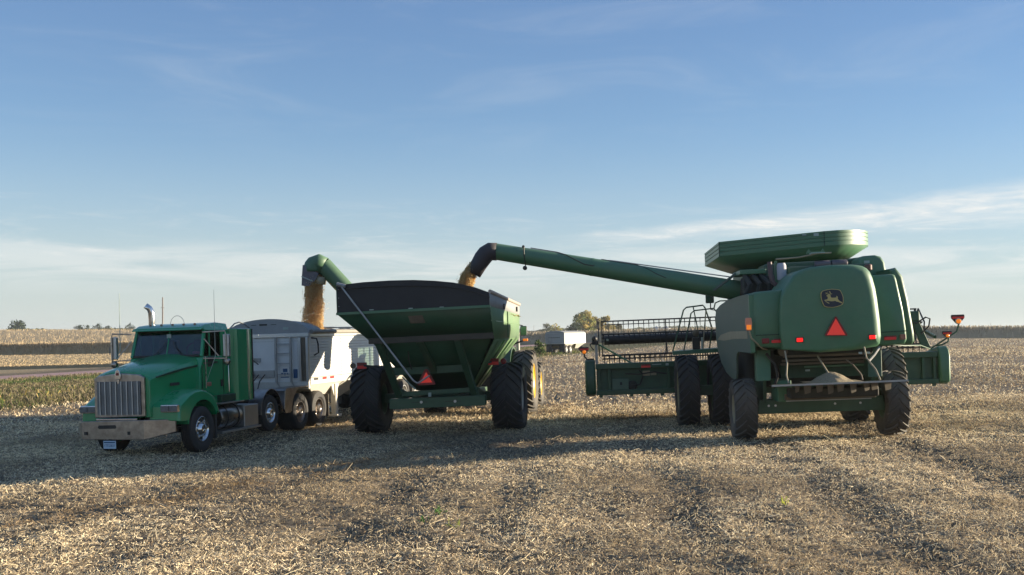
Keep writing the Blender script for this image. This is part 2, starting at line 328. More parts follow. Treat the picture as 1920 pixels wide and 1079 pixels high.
def axisgrid(lo, a, b, hi, d, gr):
    q = list(np.arange(a, b, d)); s = d; x = q[-1]
    while x < hi: s *= gr; x += s; q.append(x)
    s = d; x = a
    while x > lo: s *= gr; x -= s; q.insert(0, x)
    return np.array(q)
def rline(X, Y):  # signed distance to the gravel road's centre line (negative on the field side)
    return (X + 42.7) * -.944 + (Y - 89) * .33
def ground():
    gx = axisgrid(-4500, -11.5, 13, 4500, .075, 1.13); gy = axisgrid(-400, 9.6, 27, 6000, .06, 1.10)
    X, Y = np.meshgrid(gx, gy); fade = 1 - sst((Y - 27) / 25) * .75; near = sst((Y - 8) / 2) * (np.abs(X) < 60)
    Z = gz(X, Y) + micro(X, Y) * fade * near * (Y < 90)
    V = np.c_[X.ravel(), Y.ravel(), Z.ravel()]; nx, ny = len(gx), len(gy)
    i = np.arange(nx - 1)[None, :] + nx * np.arange(ny - 1)[:, None]; i = i.ravel(); F = np.c_[i, i + 1, i + 1 + nx, i + nx]
    # land cover colour: chaff amount in r channel used by the material, verge and stubble fields by place
    la = lanes(X, Y); soil = np.array([.085, .07, .055]); chaff = np.array([.32, .25, .165])
    C = soil + (chaff - soil) * (la[..., None] * .6 + .22)
    far = sst((Y - 35) / 60)[..., None]; C = C * (1 - far) + far * np.array([.235, .19, .14])
    rl = rline(X, Y); verge = ((rl > -36) & (rl < -4) & (Y > 20))[..., None]; C = np.where(verge, np.array([.12, .11, .05]), C)
    bey = ((rl > 8) & (X < 60) & (Y > 20))[..., None]; C = np.where(bey, np.array([.36, .27, .16]), C)
    vb = ((rl > 5) & (rl <= 16) & (Y > 20))[..., None]; C = np.where(vb, np.array([.19, .15, .10]), C)
    m, nt, N, L, B = pnodes('harvested_soil')
    a = N.new('ShaderNodeAttribute'); a.attribute_name = 'tint'; tc = N.new('ShaderNodeTexCoord')
    def ns(sc, dt, st=(1, 1, 1)):
        mp = N.new('ShaderNodeMapping'); L.new(tc.outputs['Object'], mp.inputs[0]); mp.inputs['Scale'].default_value = st
        n = N.new('ShaderNodeTexNoise'); n.inputs['Scale'].default_value = sc; n.inputs['Detail'].default_value = dt; n.inputs['Roughness'].default_value = .7; L.new(mp.outputs[0], n.inputs[0]); return n.outputs[0]
    def mr(x, a0, a1, b0, b1):
        r = N.new('ShaderNodeMapRange'); L.new(x, r.inputs[0]); r.inputs[1].default_value = a0; r.inputs[2].default_value = a1; r.inputs[3].default_value = b0; r.inputs[4].default_value = b1; return r.outputs[0]
    def mul(x, y):
        q = N.new('ShaderNodeMath'); q.operation = 'MULTIPLY'; L.new(x, q.inputs[0]); L.new(y, q.inputs[1]); return q.outputs[0]
    f = mul(mr(ns(14, 5), .35, .65, .45, 1.55), mul(mr(ns(1.6, 6), .3, .7, .72, 1.28), mr(ns(.12, 5, (1, .5, 1)), .3, .7, .85, 1.15)))
    mx = N.new('ShaderNodeMix'); mx.data_type = 'RGBA'; mx.blend_type = 'MULTIPLY'; mx.inputs[0].default_value = 1; L.new(a.outputs['Color'], mx.inputs[6])
    cc = N.new('ShaderNodeCombineColor'); [L.new(f, cc.inputs[k]) for k in range(3)]; L.new(cc.outputs[0], mx.inputs[7]); L.new(mx.outputs[2], B.inputs['Base Color'])
    B.inputs['Roughness'].default_value = .95; B.inputs['Specular IOR Level'].default_value = .1
    bp = N.new('ShaderNodeBump'); bp.inputs['Strength'].default_value = .9; bp.inputs['Distance'].default_value = .05; L.new(ns(9, 7), bp.inputs['Height']); L.new(bp.outputs[0], B.inputs['Normal'])
    tag(arr_mesh('ground', V, F, m, C.reshape(-1, 3), smooth=True), kind='structure')
ground()
def ribbons(P, A, Nn, Ln, Wd, bend, tint, flat=False):
    """bent straw ribbons: base centre P, axis A, side Nn, length, width"""
    n = len(P); up = np.cross(A, Nn); k = []
    if flat:
        a = A * (Ln / 2)[:, None]; w = Nn * (Wd / 2)[:, None]; V = np.stack([P - a - w, P + a - w * .5, P + a + w * .5, P - a + w], 1).reshape(-1, 3)
        return V, np.arange(n)[:, None] * 4 + np.arange(4)[None], np.repeat(tint, 4, 0)
    for t, bz in ((-.5, 0), (0, 1), (.5, 0)):
        c = P + A * (Ln * t)[:, None] + up * (bend * bz)[:, None]
        k += [c - Nn * (Wd / 2)[:, None], c + Nn * (Wd / 2)[:, None]]
    V = np.stack(k, 1).reshape(-1, 3); b = np.arange(n)[:, None] * 6
    F = np.concatenate([b + np.array([0, 1, 3, 2]), b + np.array([2, 3, 5, 4])]); T = np.repeat(tint, 6, 0)
    return V, F, T
def unit(a): return a / np.linalg.norm(a, axis=1, keepdims=True)
def straw():
    parts = []
    def batch(n, y0, y1, lmin, lmax, wmin, wmax, tilt, lift, pal, thr=0., flat=False):
        t = rng.random(n); Y = (math.sqrt(y0) + t * (math.sqrt(y1) - math.sqrt(y0))) ** 2; X = (rng.random(n) - .5) * 1.18 * Y
        keep = ((rline(X, Y) < -34) | (Y < 36)) & (rng.random(n) < (lanes(X, Y) * (1 - thr) + thr) * np.clip(.85 + 8 * micro(X, Y), .30, 1)); X, Y = X[keep], Y[keep]; n = len(X)
        az = rng.random(n) * 2 * PI; te = (rng.random(n) ** 1.5) * tilt * rng.choice([-1, 1], n)
        A = np.c_[np.cos(az) * np.cos(te), np.sin(az) * np.cos(te), np.sin(te)]
        Nn = unit(np.cross(A, unit(rng.normal(size=(n, 3))) + 1e-4)); sc = np.clip(Y / 20, .8, 2.4)
        Ln = (lmin + (lmax - lmin) * rng.random(n) ** 2) * sc ** .5; Wd = (wmin + (wmax - wmin) * rng.random(n)) * sc ** .8
        Z = gz(X, Y) + micro(X, Y) * (1 - sst((Y - 27) / 25) * .75) + lift * rng.random(n) + np.abs(np.sin(te)) * Ln * .5 + .003
        pl = np.array(pal); c = pl[rng.integers(0, len(pl), n)] * (.85 + .65 * rng.random(n))[:, None]
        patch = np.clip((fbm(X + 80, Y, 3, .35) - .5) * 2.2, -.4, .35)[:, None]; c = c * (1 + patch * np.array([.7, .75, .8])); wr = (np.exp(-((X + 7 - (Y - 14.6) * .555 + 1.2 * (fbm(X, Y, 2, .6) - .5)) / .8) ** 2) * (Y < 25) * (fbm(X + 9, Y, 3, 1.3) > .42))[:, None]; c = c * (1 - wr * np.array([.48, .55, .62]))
        parts.append(ribbons(np.c_[X, Y, Z], A, Nn, Ln, Wd, Ln * .12 * rng.random(n), c, flat))
    pale = [(.66, .54, .36), (.57, .46, .30), (.72, .61, .42), (.46, .36, .23), (.38, .29, .18), (.62, .52, .33)]
    brown = [(.22, .15, .09), (.30, .21, .13), (.16, .12, .08), (.38, .29, .19), (.45, .36, .24)]
    batch(380000, 9.6, 36, .018, .05, .007, .018, 1.3, .025, pale + pale + brown, .22, True)     # husks and leaf flakes
    batch(175000, 9.6, 36, .04, .13, .004, .008, .8, .035, pale, .2)               # short stalks
    batch(1500, 10.3, 30, .15, .36, .005, .010, .5, .05, pale, .1)                 # long stalks lying loose
    batch(110000, 80, 270, .05, .12, .02, .05, 1.2, .03, pale + brown, .5, True)
    batch(150000, 30, 115, .04, .10, .012, .028, 1.2, .03, pale + brown, .3, True)
    # standing stubble
    n = 4500; Y = (math.sqrt(10.3) + rng.random(n) * (math.sqrt(60) - math.sqrt(10.3))) ** 2; X = (rng.random(n) - .5) * 1.18 * Y; X = np.round(X / .76) * .76 + rng.normal(size=n) * .03
    A = unit(np.c_[rng.normal(size=n) * .35, rng.normal(size=n) * .35, np.ones(n)]); Nn = unit(np.cross(A, np.c_[rng.normal(size=n), rng.normal(size=n), rng.normal(size=n) * .1]))
    Ln = .04 + .07 * rng.random(n); c = np.array(pale)[rng.integers(0, 6, n)] * .8
    parts.append(ribbons(np.c_[X, Y, gz(X, Y) + micro(X, Y) + Ln * .4], A, Nn, Ln, np.full(n, .008), Ln * 0, c))
    o = 0; Vs, Fs, Ts = [], [], []
    for V, F, T in parts: Vs.append(V); Fs.append(F + o); Ts.append(T); o += len(V)
    tag(arr_mesh('crop_residue', np.concatenate(Vs), np.concatenate(Fs), STRAW, np.concatenate(Ts)), 'loose straw, husks and stubble covering the harvested field', 'crop residue', kind='stuff')
straw()
def weeds(name, pts, h, label, cat, kind=None, spread=.12, nb=9, cols=((.07, .12, .03),), wr=(.05, .14)):
    P, A, Nn, Ln, Wd, C = [], [], [], [], [], []
    for (x, y) in pts:
        z = float(gz(x, y)) + float(micro(np.array([x]), np.array([y]))[0]) * (y < 30)
        for k in range(nb):
            a = Vector((random.gauss(0, .55), random.gauss(0, .55), 1)).normalized(); l = h * random.uniform(.5, 1.1)
            P.append((x + random.gauss(0, spread) + a.x * l / 2, y + random.gauss(0, spread) + a.y * l / 2, z + a.z * l * .5)); A.append(a)
            n = a.cross(Vector((random.gauss(0, 1), random.gauss(0, 1), random.gauss(0, .2)))).normalized(); Nn.append(n); Ln.append(l); Wd.append(l * random.uniform(*wr)); c = random.choice(cols); f = random.uniform(.7, 1.3); C.append([q * f for q in c])
    P, A, Nn, Ln, Wd, C = map(np.array, (P, A, Nn, Ln, Wd, C)); V, F, T = ribbons(P, A, Nn, Ln, Wd, Ln * .15, C)
    return tag(arr_mesh(name, V, F, LEAF, T), label, cat, kind=kind)
for (x, y, h, cs, lb) in ((-1.05, 15.0, .15, ((.06, .16, .02), (.09, .20, .04)), 'small bright green weed in the straw left of centre foreground'), (-1.2, 14.35, .13, ((.06, .18, .03),), 'tiny dark green weed seedling just in front of the brighter green weed'),
                         (-.82, 14.9, .17, ((.30, .32, .08), (.2, .24, .05)), 'yellow green weed tuft in the straw near the picture centre'), (3.75, 14.8, .14, ((.5, .55, .05), (.35, .42, .04)), 'single yellow leafed weed in the straw ahead of the combine')):
    if lb.startswith('yellow'): x, y = -.75, 13.9
    weeds('weed', [(x, y)], h, lb, 'weed', spread=.03, nb=10, cols=cs)
def verge():
    P = []
    while len(P) < 9000:
        x = random.uniform(-48, 8); y = random.uniform(40, 200) if random.random() < .4 else random.uniform(40, 100); r = float(rline(x, y))
        if -34 < r < -7 and x / y > -.6: P.append((x, y, r))
    a = [(x, y) for x, y, r in P]
    F = fbm(np.array([p[0] for p in a]), np.array([p[1] for p in a]), 3, .18)
    g1 = [p for p, f in zip(a, F) if f > .47]; g2 = [p for p, f in zip(a, F) if .42 < f <= .47]; g3 = [p for p, f in zip(a, F) if f <= .42]
    weeds('verge_grass', g1, .38, 'tall tan dry grass on the verge beside the gravel road', 'grass', 'stuff', .7, 16, ((.24, .19, .11), (.19, .155, .09), (.28, .23, .14), (.15, .15, .06)))
    weeds('verge_weeds', g2 + g3, .34, 'mixed green weeds growing on the verge at the left edge', 'weeds', 'stuff', .9, 18, ((.07, .12, .03), (.11, .16, .05), (.15, .17, .06), (.20, .18, .09), (.05, .09, .03)))
    k = [p for p in a if -34 < float(rline(*p)) < -28][:170]
    weeds('yellowing_crop', k, .5, 'low yellowing bean plants along the near edge of the verge', 'plants', 'stuff', .4, 10, ((.42, .34, .10), (.16, .20, .05), (.5, .36, .12), (.10, .14, .04)))
verge()
def road():
    d = Vector((.33, .944, 0)).normalized(); n = Vector((-.944, .33, 0)); ks = np.arange(-160, 520, 8.); X, Y = [], []
    for k in ks:
        for s in (-6, -3, 0, 3, 6): X.append(-42.7 + d.x * k + n.x * s); Y.append(89 + d.y * k + n.y * s)
    X = np.array(X); Y = np.array(Y); V = np.c_[X, Y, gz(X, Y) + .09]; i = (np.arange(len(ks) - 1)[:, None] * 5 + np.arange(4)[None, :]).ravel()
    F = np.c_[i, i + 1, i + 6, i + 5]; m = mat('gravel', (.42, .24, .215), .95, var=.2, nscale=.8, bump=.6, bscale=6)
    tag(arr_mesh('gravel_road', V, F, m, smooth=True), kind='structure')
road()
def crop(name, x0, x1, y0, y1, h, n, label, cols, front=.55, xs=3.0, shift=0, wd=.19):
    """standing corn: a rough canopy body plus thousands of stalks and leaves"""
    gx = np.arange(x0, x1 + xs, xs); gy = np.concatenate([[y0], y0 + np.cumsum(1.2 * 1.12 ** np.arange(60))]); gy = gy[gy < y1]
    X, Y = np.meshgrid(gx, gy); Y = Y + shift * (X - x0); nz = fbm(X * 3.1, Y * 2.7, 3, 1.); Z = gz(X, Y) + h * (.72 + .3 * nz)
    nx, ny = len(gx), len(gy); V = np.c_[X.ravel(), Y.ravel(), Z.ravel()]
    fr = np.c_[X[0], Y[0], gz(X[0], Y[0]) - .2]; V = np.concatenate([V, fr]); i = (np.arange(nx - 1)[None, :] + nx * np.arange(ny - 1)[:, None]).ravel()
    F = np.c_[i, i + 1, i + 1 + nx, i + nx]; j = np.arange(nx - 1); F = np.concatenate([F, np.c_[j + nx * ny, j + 1 + nx * ny, j + 1, j]])
    T = np.array(cols[0]) * (.7 + .5 * np.r_[nz.ravel(), np.full(nx, .5)])[:, None]
    m = int(n * front); yy = np.r_[y0 + rng.random(m) ** 2 * 5, y0 + (rng.random(n - m) ** 1.6) * (y1 - y0)]; xx = x0 + rng.random(n) * (x1 - x0); yy = yy + shift * (xx - x0)
    A = unit(np.c_[rng.normal(size=n) * .22, rng.normal(size=n) * .22, np.ones(n)]); Nn = unit(np.cross(A, rng.normal(size=(n, 3)))); Ln = h * (.35 + .65 * rng.random(n))
    Zc = gz(xx, yy) + h * .16 * (np.arange(n) < m) * rng.random(n) + h * (1.02 + .22 * rng.normal(size=n).clip(-1, 1)) - Ln / 2; c = np.array(cols)[rng.integers(0, len(cols), n)] * (.75 + .5 * rng.random(n))[:, None]
    V2, F2, T2 = ribbons(np.c_[xx, yy, Zc], A, Nn, Ln, wd * (.4 + .6 * rng.random(n)), Ln * .06, c)
    tag(arr_mesh(name, np.concatenate([V, V2]), np.concatenate([F, F2 + len(V)]), STRAW, np.concatenate([T, T2])), label, 'crop field', kind='stuff')
crop('corn_field', -330, -8, 268, 640, 2.5, 120000, 'ripe tan standing corn rising over the hill on the left', ((.50, .38, .22), (.56, .43, .26), (.42, .31, .19), (.52, .41, .25)), wd=.14)
crop('soybean_field', -140, -6, 128, 262, .42, 90000, 'low tan unharvested soybeans between the gravel road and the corn', ((.50, .38, .22), (.56, .44, .27), (.42, .32, .19)), front=.1, shift=.0, wd=.08)
crop('corn_field', -6, 330, 252, 560, 2.3, 45000, 'standing dry corn across the flat horizon on the right', ((.46, .38, .26), (.54, .45, .31), (.38, .31, .22)), shift=-.02)
# ---------------------------------------------------------------- trees
def tree(x, y, h, w, seed, label, cols, n=700, trunk=.28, group=None, name='tree', lean=0, cat='tree', leaf=None, low=.12):
    r = random.Random(seed); z0 = float(gz(x, y)); root = empty(name); root.location = (x, y, z0 - .1); tag(root, label, cat, group)
    t = MB(); tr = max(.12, h * .022); t.tube([(0, 0, 0), (lean * .2, 0, h * .25), (lean * .5, .1, h * .5), (lean, 0, h * .8)], [tr, tr * .8, tr * .5, tr * .2], 8)
    t.build('trunk', BARK, root)
    lm = MB(); cl = []
    for k in range(16):
        a = r.uniform(0, 2 * PI); hh = r.uniform(trunk, .97); env = math.sin(PI * min(1, (hh - low) / (1 - low)) ** .8) ** .6 if hh > low else .3
        q = (math.cos(a) * w * .36 * env * r.uniform(.3, 1), math.sin(a) * w * .36 * env * r.uniform(.3, 1), h * hh * r.uniform(.88, 1)); cl.append((q, r.uniform(.10, .2) * w * (.6 + .6 * env)))
        lm.tube([(lean * hh * .6, 0, h * hh * .55), (q[0] * .5 + lean * .3, q[1] * .5, h * hh * .75), q], [tr * .35, tr * .2, tr * .07], 5)
    lm.build('limb', BARK, root)
    P, A, C = [], [], []
    for k in range(n):
        (cx, cy, cz), cr = r.choice(cl); d = Vector((r.gauss(0, 1), r.gauss(0, 1), r.gauss(0, .8))).normalized() * cr * r.random() ** .35 * 1.15
        P.append((cx + d.x, cy + d.y, max(h * low * .6, cz + d.z))); A.append((r.gauss(0, 1), r.gauss(0, 1), r.gauss(0, .7)))
        c = cols[hash((round(cx, 2), round(cz, 2))) % len(cols)] if r.random() < .6 else r.choice(cols); f = r.uniform(.65, 1.3); C.append([q * f for q in c])
    P = np.array(P); A = unit(np.array(A)); n_ = len(P); rr = np.random.default_rng(seed); Nn = unit(np.cross(A, rr.normal(size=(n_, 3)))); lf = leaf or w * .045
    Ln = lf * (.7 + rr.random(n_) * .9); V, F, T = ribbons(P, A, Nn, Ln, Ln * .8, Ln * .2, np.array(C))
    arr_mesh('crown', V, F, LEAF, T, root)
    return root
DG = [(.045, .07, .03), (.06, .085, .035), (.035, .055, .025)]; OG = [(.16, .17, .08), (.22, .20, .10), (.10, .12, .06)]; YG = [(.46, .38, .11), (.30, .30, .09), (.55, .42, .14), (.16, .2, .06)]
def at(px, Y): return (px - 960) / 2000 * Y
tree(at(36, 640), 640, 7.2, 15, 3, 'wide dark green tree on the hill crest at far left', DG, 900, name='tree')
tree(at(79, 660), 660, 3.8, 5.5, 5, 'small round dark tree beside the wide crest tree', DG, 300)
tree(at(148, 650), 650, 6.0, 8, 8, 'leftmost tree of the dark clump behind the left corn hill', DG, 500, group='crest clump trees')
tree(at(166, 652), 652, 5.6, 8, 9, 'low tree in the middle of the dark crest clump', DG, 500, group='crest clump trees')
tree(at(182, 648), 648, 6.4, 8.5, 11, 'tallest tree of the dark clump above the truck mirror', DG, 550, group='crest clump trees')
tree(at(200, 655), 655, 5.0, 7.5, 12, 'rightmost tree of the dark clump by the truck antenna', DG, 450, group='crest clump trees')
tree(at(243, 650), 650, 6.6, 7.8, 14, 'separate dark tree just right of the left truck antenna', DG, 500)
tree(at(390, 670), 670, 6.6, 9, 15, 'tree top showing over the truck cab roof by the right antenna', DG, 400)
tree(at(356, 670), 670, 5.4, 7, 16, 'low tree showing behind the truck cab roof', DG, 300)
tree(at(1092, 380), 380, 10.4, 10.5, 21, 'big yellow green cottonwood tree behind the distant white trailer', YG, 3200, leaf=.42)
tree(at(1115, 386), 386, 8.0, 8, 22, 'tan and olive tree to the right of the big cottonwood', [(.40, .32, .14), (.28, .26, .11), (.34, .26, .14)], 1800, leaf=.4)
tree(at(1136, 392), 392, 8.6, 7, 23, 'yellowing tree partly hidden by the combine reel end', [(.46, .37, .13), (.36, .31, .11)], 1500, leaf=.4)
tree(at(1160, 400), 400, 5.6, 7, 28, 'low olive tree behind the left end of the reel', [(.18, .16, .07), (.13, .13, .06)], 900, leaf=.4)
tree(at(1080, 376), 376, 5.2, 7, 24, 'dark green bushy tree at the foot of the cottonwood', DG, 900, leaf=.4)
tree(at(1026, 520), 520, 7.2, 8.5, 25, 'hazy olive tree left of the distant white trailer roof', OG, 900)
tree(at(1040, 525), 525, 6.8, 9, 26, 'pale yellow tree above the distant white trailer', YG, 900)
tree(at(1006, 540), 540, 4.6, 2.4, 27, 'narrow dark evergreen next to the tractor mirror', DG, 300)
tree(at(1011, 122), 122, 1.9, 1.7, 31, 'lone green bush in the grass left of the distant trailer', [(.08, .13, .03), (.12, .16, .05)], 500, name='bush', cat='bush', leaf=.13, low=.02)
def treeline(name, x0, x1, Y, h, n, label, cols, seed):
    r = np.random.default_rng(seed); xx = x0 + r.random(n) * (x1 - x0); hh = h * (.35 + .9 * fbm(xx * .05, xx * 0 + seed, 4, 1.)); t = r.random(n) ** .7
    yy = Y + r.random(n) * 30; P = np.c_[xx, yy, gz(xx, yy) + hh * t]; A = unit(r.normal(size=(n, 3))); Nn = unit(np.cross(A, r.normal(size=(n, 3)))); Ln = 1.2 + 1.6 * r.random(n)
    c = np.array(cols)[r.integers(0, len(cols), n)] * (.7 + .6 * r.random(n))[:, None]; V, F, T = ribbons(P, A, Nn, Ln, Ln * .8, Ln * .2, c)
    tag(arr_mesh(name, V, F, LEAF, T), label, 'trees', kind='stuff')
treeline('distant_trees', -10, 330, 900, 7.5, 16000, 'low dark belt of far off trees along the horizon right of centre', DG + OG, 41)
treeline('distant_trees', 330, 900, 1100, 9, 14000, 'faint line of far off trees behind the field at far right', DG, 43)
treeline('hilltop_scrub', -330, -60, 690, 3.2, 7000, 'low scrubby brush along the crest of the corn hill', OG + [(.2, .17, .09)], 47)
def pole(px, Y, top, r, label, cat='utility pole', name='utility_pole', arm=0, z0=None):
    x = at(px, Y); z = float(gz(x, Y)); o = empty(name); o.location = (x, Y, z); tag(o, label, cat); H_ = 2.5 + (628 - top) / 2000 * Y - z
    m = mat('weathered_' + name, (.22, .19, .17), .8, var=.2)
    MB().tube([(0, 0, -.2), (0, 0, H_ * .5), (0, 0, H_)], [r, r * .85, r * .7], 8).build('shaft', m, o)
    if arm: MB().box(-arm, arm, -.06, .06, H_ * .80, H_ * .80 + .12).build('crossarm', m, o)
    return o
pole(305, 330, 558, .28, 'tall grey pole rising behind the truck cab roof', arm=.6)
pole(1001, 700, 610, .14, 'thin mast on the horizon beside the tractor mirror', 'mast', 'mast')
pole(1042, 300, 612, .09, 'thin utility pole above the distant trailer roof')
pole(1857, 1000, 606, .22, 'thin radio mast on the horizon at far right', 'mast', 'mast')
for px, lb in ((1232, 'left of two small pale grain bins seen through the reel'), (1250, 'right of two small pale grain bins seen through the reel')):
    Y = 600; x = at(px, Y); o = empty('grain_bin'); o.location = (x, Y, float(gz(x, Y))); tag(o, lb, 'grain bin', 'grain bins on the horizon')
    MB().lathe([(0, 2.3), (4.6, 2.3)], (0, 0, 0), 'z', 24, cap=False).build('bin_wall', WHITE, o); MB().lathe([(4.6, 2.4), (5.7, .35), (5.9, .3), (5.92, .01)], (0, 0, 0), 'z', 24, cap=False).build('roof', STEEL, o)
# ================================================================ green truck tractor
def truck():
    T = frame('semi_truck', (-8.36, 25.0, -.25), 13.8, .03, 'green conventional semi truck with chrome bumper parked in front of the white hopper trailer', 'truck')
    # frame rails and undercarriage
    b = MB(); b.box(-.45, -.33, -.9, 7.3, .78, 1.0); b.box(.33, .45, -.9, 7.3, .78, 1.0)
    for v in (1.6, 3.0, 4.2, 5.9, 7.2): b.box(-.33, .33, v, v + .1, .8, .98)
    b.box(-.35, .35, -.7, .9, .55, .78); b.box(-1.0, 1.0, -.08, .08, .46, .58); b.box(-.9, .9, -.95, -.5, .5, .82)
    b.box(-.9, .9, 3.55, 3.68, .45, .58); b.box(-.9, .9, 5.33, 5.47, .45, .6); b.box(-.9, .9, 6.6, 6.74, .45, .6); b.box(-.5, .5, 5.1, 6.9, 1.0, 1.12)
    b.build('chassis', BLACK, T, .01)
    # bumper: flat centre with swept-back ends
    P = [(-1.36, -.80), (-.98, -1.24), (.62, -1.27), (1.24, -1.0)]; zt, zb = .83, .40
    def strip(P, z0, z1, th, tz=0):
        m = MB(); out = P; inn = [(x, y + th) for x, y in P]
        rings = [[(o[0], o[1], z0), (i[0], i[1], z0), (i[0], i[1], z1), (o[0], o[1], z1)] for o, i in zip(out, inn)]; return m.loft(rings)
    m = MB(); rings = []
    for (x, y), z0, z1 in zip(P, (.50, .42, .41, .56), (.77, .83, .85, .84)): rings.append([(x, y, z0), (x, y + .05, z0), (x, y + .05, z1), (x, y, z1)])
    m.loft(rings); bp = m.build('bumper', CHROMED, T, .012, 2, 20)
    MB().prism('y', [(-.52, .66), (-.10, .665), (-.08, .70), (-.10, .745), (-.52, .74), (-.55, .70)], -1.262, -1.24).build('tow_slot', BLACK, bp)
    for x in (-.86, .24): MB().box(x - .035, x + .035, -1.272, -1.23, .525, .60).build('tow_hole', BLACK, bp)
    MB().box(-.62, .42, -1.22, -1.12, .845, .885).build('bumper_step', CHROME, T, .008)
    pl = MB().box(-.42, -.10, -1.262, -1.25, .215, .395).build('licence_plate', PLATE, T, .006)
    MB().box(-.40, -.12, -1.266, -1.2625, .345, .372).build('plate_band', PLATEB, pl)
    text('YTF23831', 'plate_number', PLATEB, pl, (-.26, -1.2645, .285), .082, (PI / 2, 0, 0), .001, .78)
    # grille: shell, screen, eight upright bars
    g = MB(); g.prism('y', [(-.67, .90), (-.67, 1.78), (-.55, 1.85), (-.04, 1.90), (.48, 1.86), (.60, 1.80), (.60, .92)], -1.18, -1.08); gs = g.build('grille_shell', CHROMED, T, .02)
    gs2 = MB().box(-.585, .515, -1.200, -1.183, .97, 1.71).build('grille_screen', mat('grille_screen', (.10, .11, .13), .5, .6, var=.2), T)
    gr = MB()
    for k in range(36): z = .975 + k * .0203; gr.box(-.58, .51, -1.206, -1.2015, z, z + .007)
    tag(gr.build('screen_wire', STEEL, gs2), kind='stuff')
    for k in range(8): x = -.51 + k * .1365; MB().box(x - .0, x + .022, -1.232, -1.208, .96, 1.715).build('grille_bar', ALU, T, .006)
    e = MB(); e.prism('y', [(-.10, 1.76), (-.105, 1.86), (-.085, 1.95), (-.035, 1.99), (.015, 1.95), (.035, 1.86), (.03, 1.76)], -1.225, -1.19); e.box(-.055, -.015, -1.215, -1.19, 1.66, 1.76)
    em = e.build('hood_ornament', CHROME, T, .008)
    MB().lathe([(-.004, .034), (.004, .034)], (-.035, -1.23, 1.88), 'y', 16).build('badge_disc', REDDULL, em); 
    # hood
    def ring(v, hw, zt, zb, cr):
        return [(-hw, v, zb), (-hw, v, zt - .16), (-hw + .05, v, zt - .07), (-hw + .14, v, zt - .015), (-.3, v, zt + cr * .8), (0, v, zt + cr), (.3, v, zt + cr * .8), (hw - .14, v, zt - .015), (hw - .05, v, zt - .07), (hw, v, zt - .16), (hw, v, zb)]
    sh = lambda rg, d: [(p[0] + d, p[1], p[2]) for p in rg]
    h = MB(); h.loft([sh(ring(-1.12, .69, 1.86, .90, .055), -.08), sh(ring(-1.06, .71, 1.90, .90, .06), -.08), sh(ring(-.6, .76, 2.0, .90, .07), -.04), ring(0, .83, 2.10, .92, .08), ring(.5, .88, 2.19, .95, .08), ring(.74, .90, 2.22, .95, .08)])
    hd = h.build('hood', TEAL, T, .012, 2, 25)
    # painted side stripe over hood and door
    st = MB(); zz = lambda v: 1.845 + .24 * (v + 1.0) / 1.75 if v < .75 else 2.085 - .02
    pts = [(-.98, 1.80), (-.4, 1.90), (.1, 1.975), (.72, 2.03), (.72, 1.985), (.1, 1.925), (-.4, 1.85), (-.98, 1.77)]
    # follows the flare of the hood side
    hwv = lambda v: .71 + .19 * (v + 1.06) / 1.8
    st.add([(hwv(v) - .03, v, z) for v, z in pts] + [(hwv(v) + .014, v, z) for v, z in pts], [(0, 1, 2, 3, 4, 5, 6, 7), (15, 14, 13, 12, 11, 10, 9, 8)] + [(i, (i + 1) % 8, 8 + (i + 1) % 8, 8 + i) for i in range(8)])
    st.build('side_stripe', mat('stripe_brown_green', (.03, .07, .035), .35), hd)
    st2 = MB(); st2.bar((.975, .60, 2.04), (.975, 1.25, 2.05), .012, .05).build('door_stripe', bpy.data.materials['stripe_brown_green'], T)
    bd = MB().box(.785, .80, -.56, -.18, 1.565, 1.635).build('name_badge', BLACK, hd, .004)
    text('KENWORTH', 'badge_lettering', mat('badge_grey', (.12, .10, .10), .4), bd, (.803, -.37, 1.60), .062, (PI / 2, 0, PI / 2 - .0), .001, .95)
    # fenders
    def fender(s):
        wx = 1.29 if s > 0 else 1.20
        out = [(-1.06, .80), (-1.05, 1.10), (-.99, 1.17), (-.62, 1.36), (-.38, 1.44), (-.1, 1.46), (.20, 1.42), (.46, 1.30), (.64, 1.12), (.76, .88), (.72, .86), (.66, .92)]
        a = [(y, z) for y, z in arc(0, .55, .66, 12, 168, 14)]
        pts = out + a[1:] + [(-.70, .78)]
        f = MB(); xi, xo = (.55, wx); rings = []
        n = len(pts)
        def sect(x, sc, dz): return [(s * x, p[0] * sc, .55 + (p[1] - .55) * sc + dz) if i < len(out) else (s * x, p[0], p[1]) for i, p in enumerate(pts)]
        f.loft([sect(xi, 1.0, .02), sect(wx - .14, 1.0, .01), sect(wx - .04, .985, 0), sect(xo, .95, 0)])
        o = f.build('fender', TEAL, T, .02, 2, 30)
        # headlamp pair on the fender's front face
        hb = MB().box(min(s * (wx - .43), s * (wx - .01)), max(s * (wx - .43), s * (wx - .01)), -1.10, -1.0, 1.0, 1.17).build('headlight', CHROME, T, .015)
        for q in (wx - .32, wx - .11): MB().box(s * q - .10, s * q + .10, -1.125, -1.09, 1.02, 1.15).build('lens', LENS, hb, .012, 2)
    fender(1); fender(-1)
    MB().box(1.18, 1.225, .36, .52, 1.50, 1.60).build('side_marker_lamp', AMBERD, T, .02, 3)
    # cab
    lo = MB(); lo.prism('x', [(.42, 1.10), (.44, 1.9), (.60, 2.20), (1.86, 2.20), (1.86, 1.06), (.9, 1.06)], -.97, .97); cab = lo.build('cab', TEAL, T, .02)
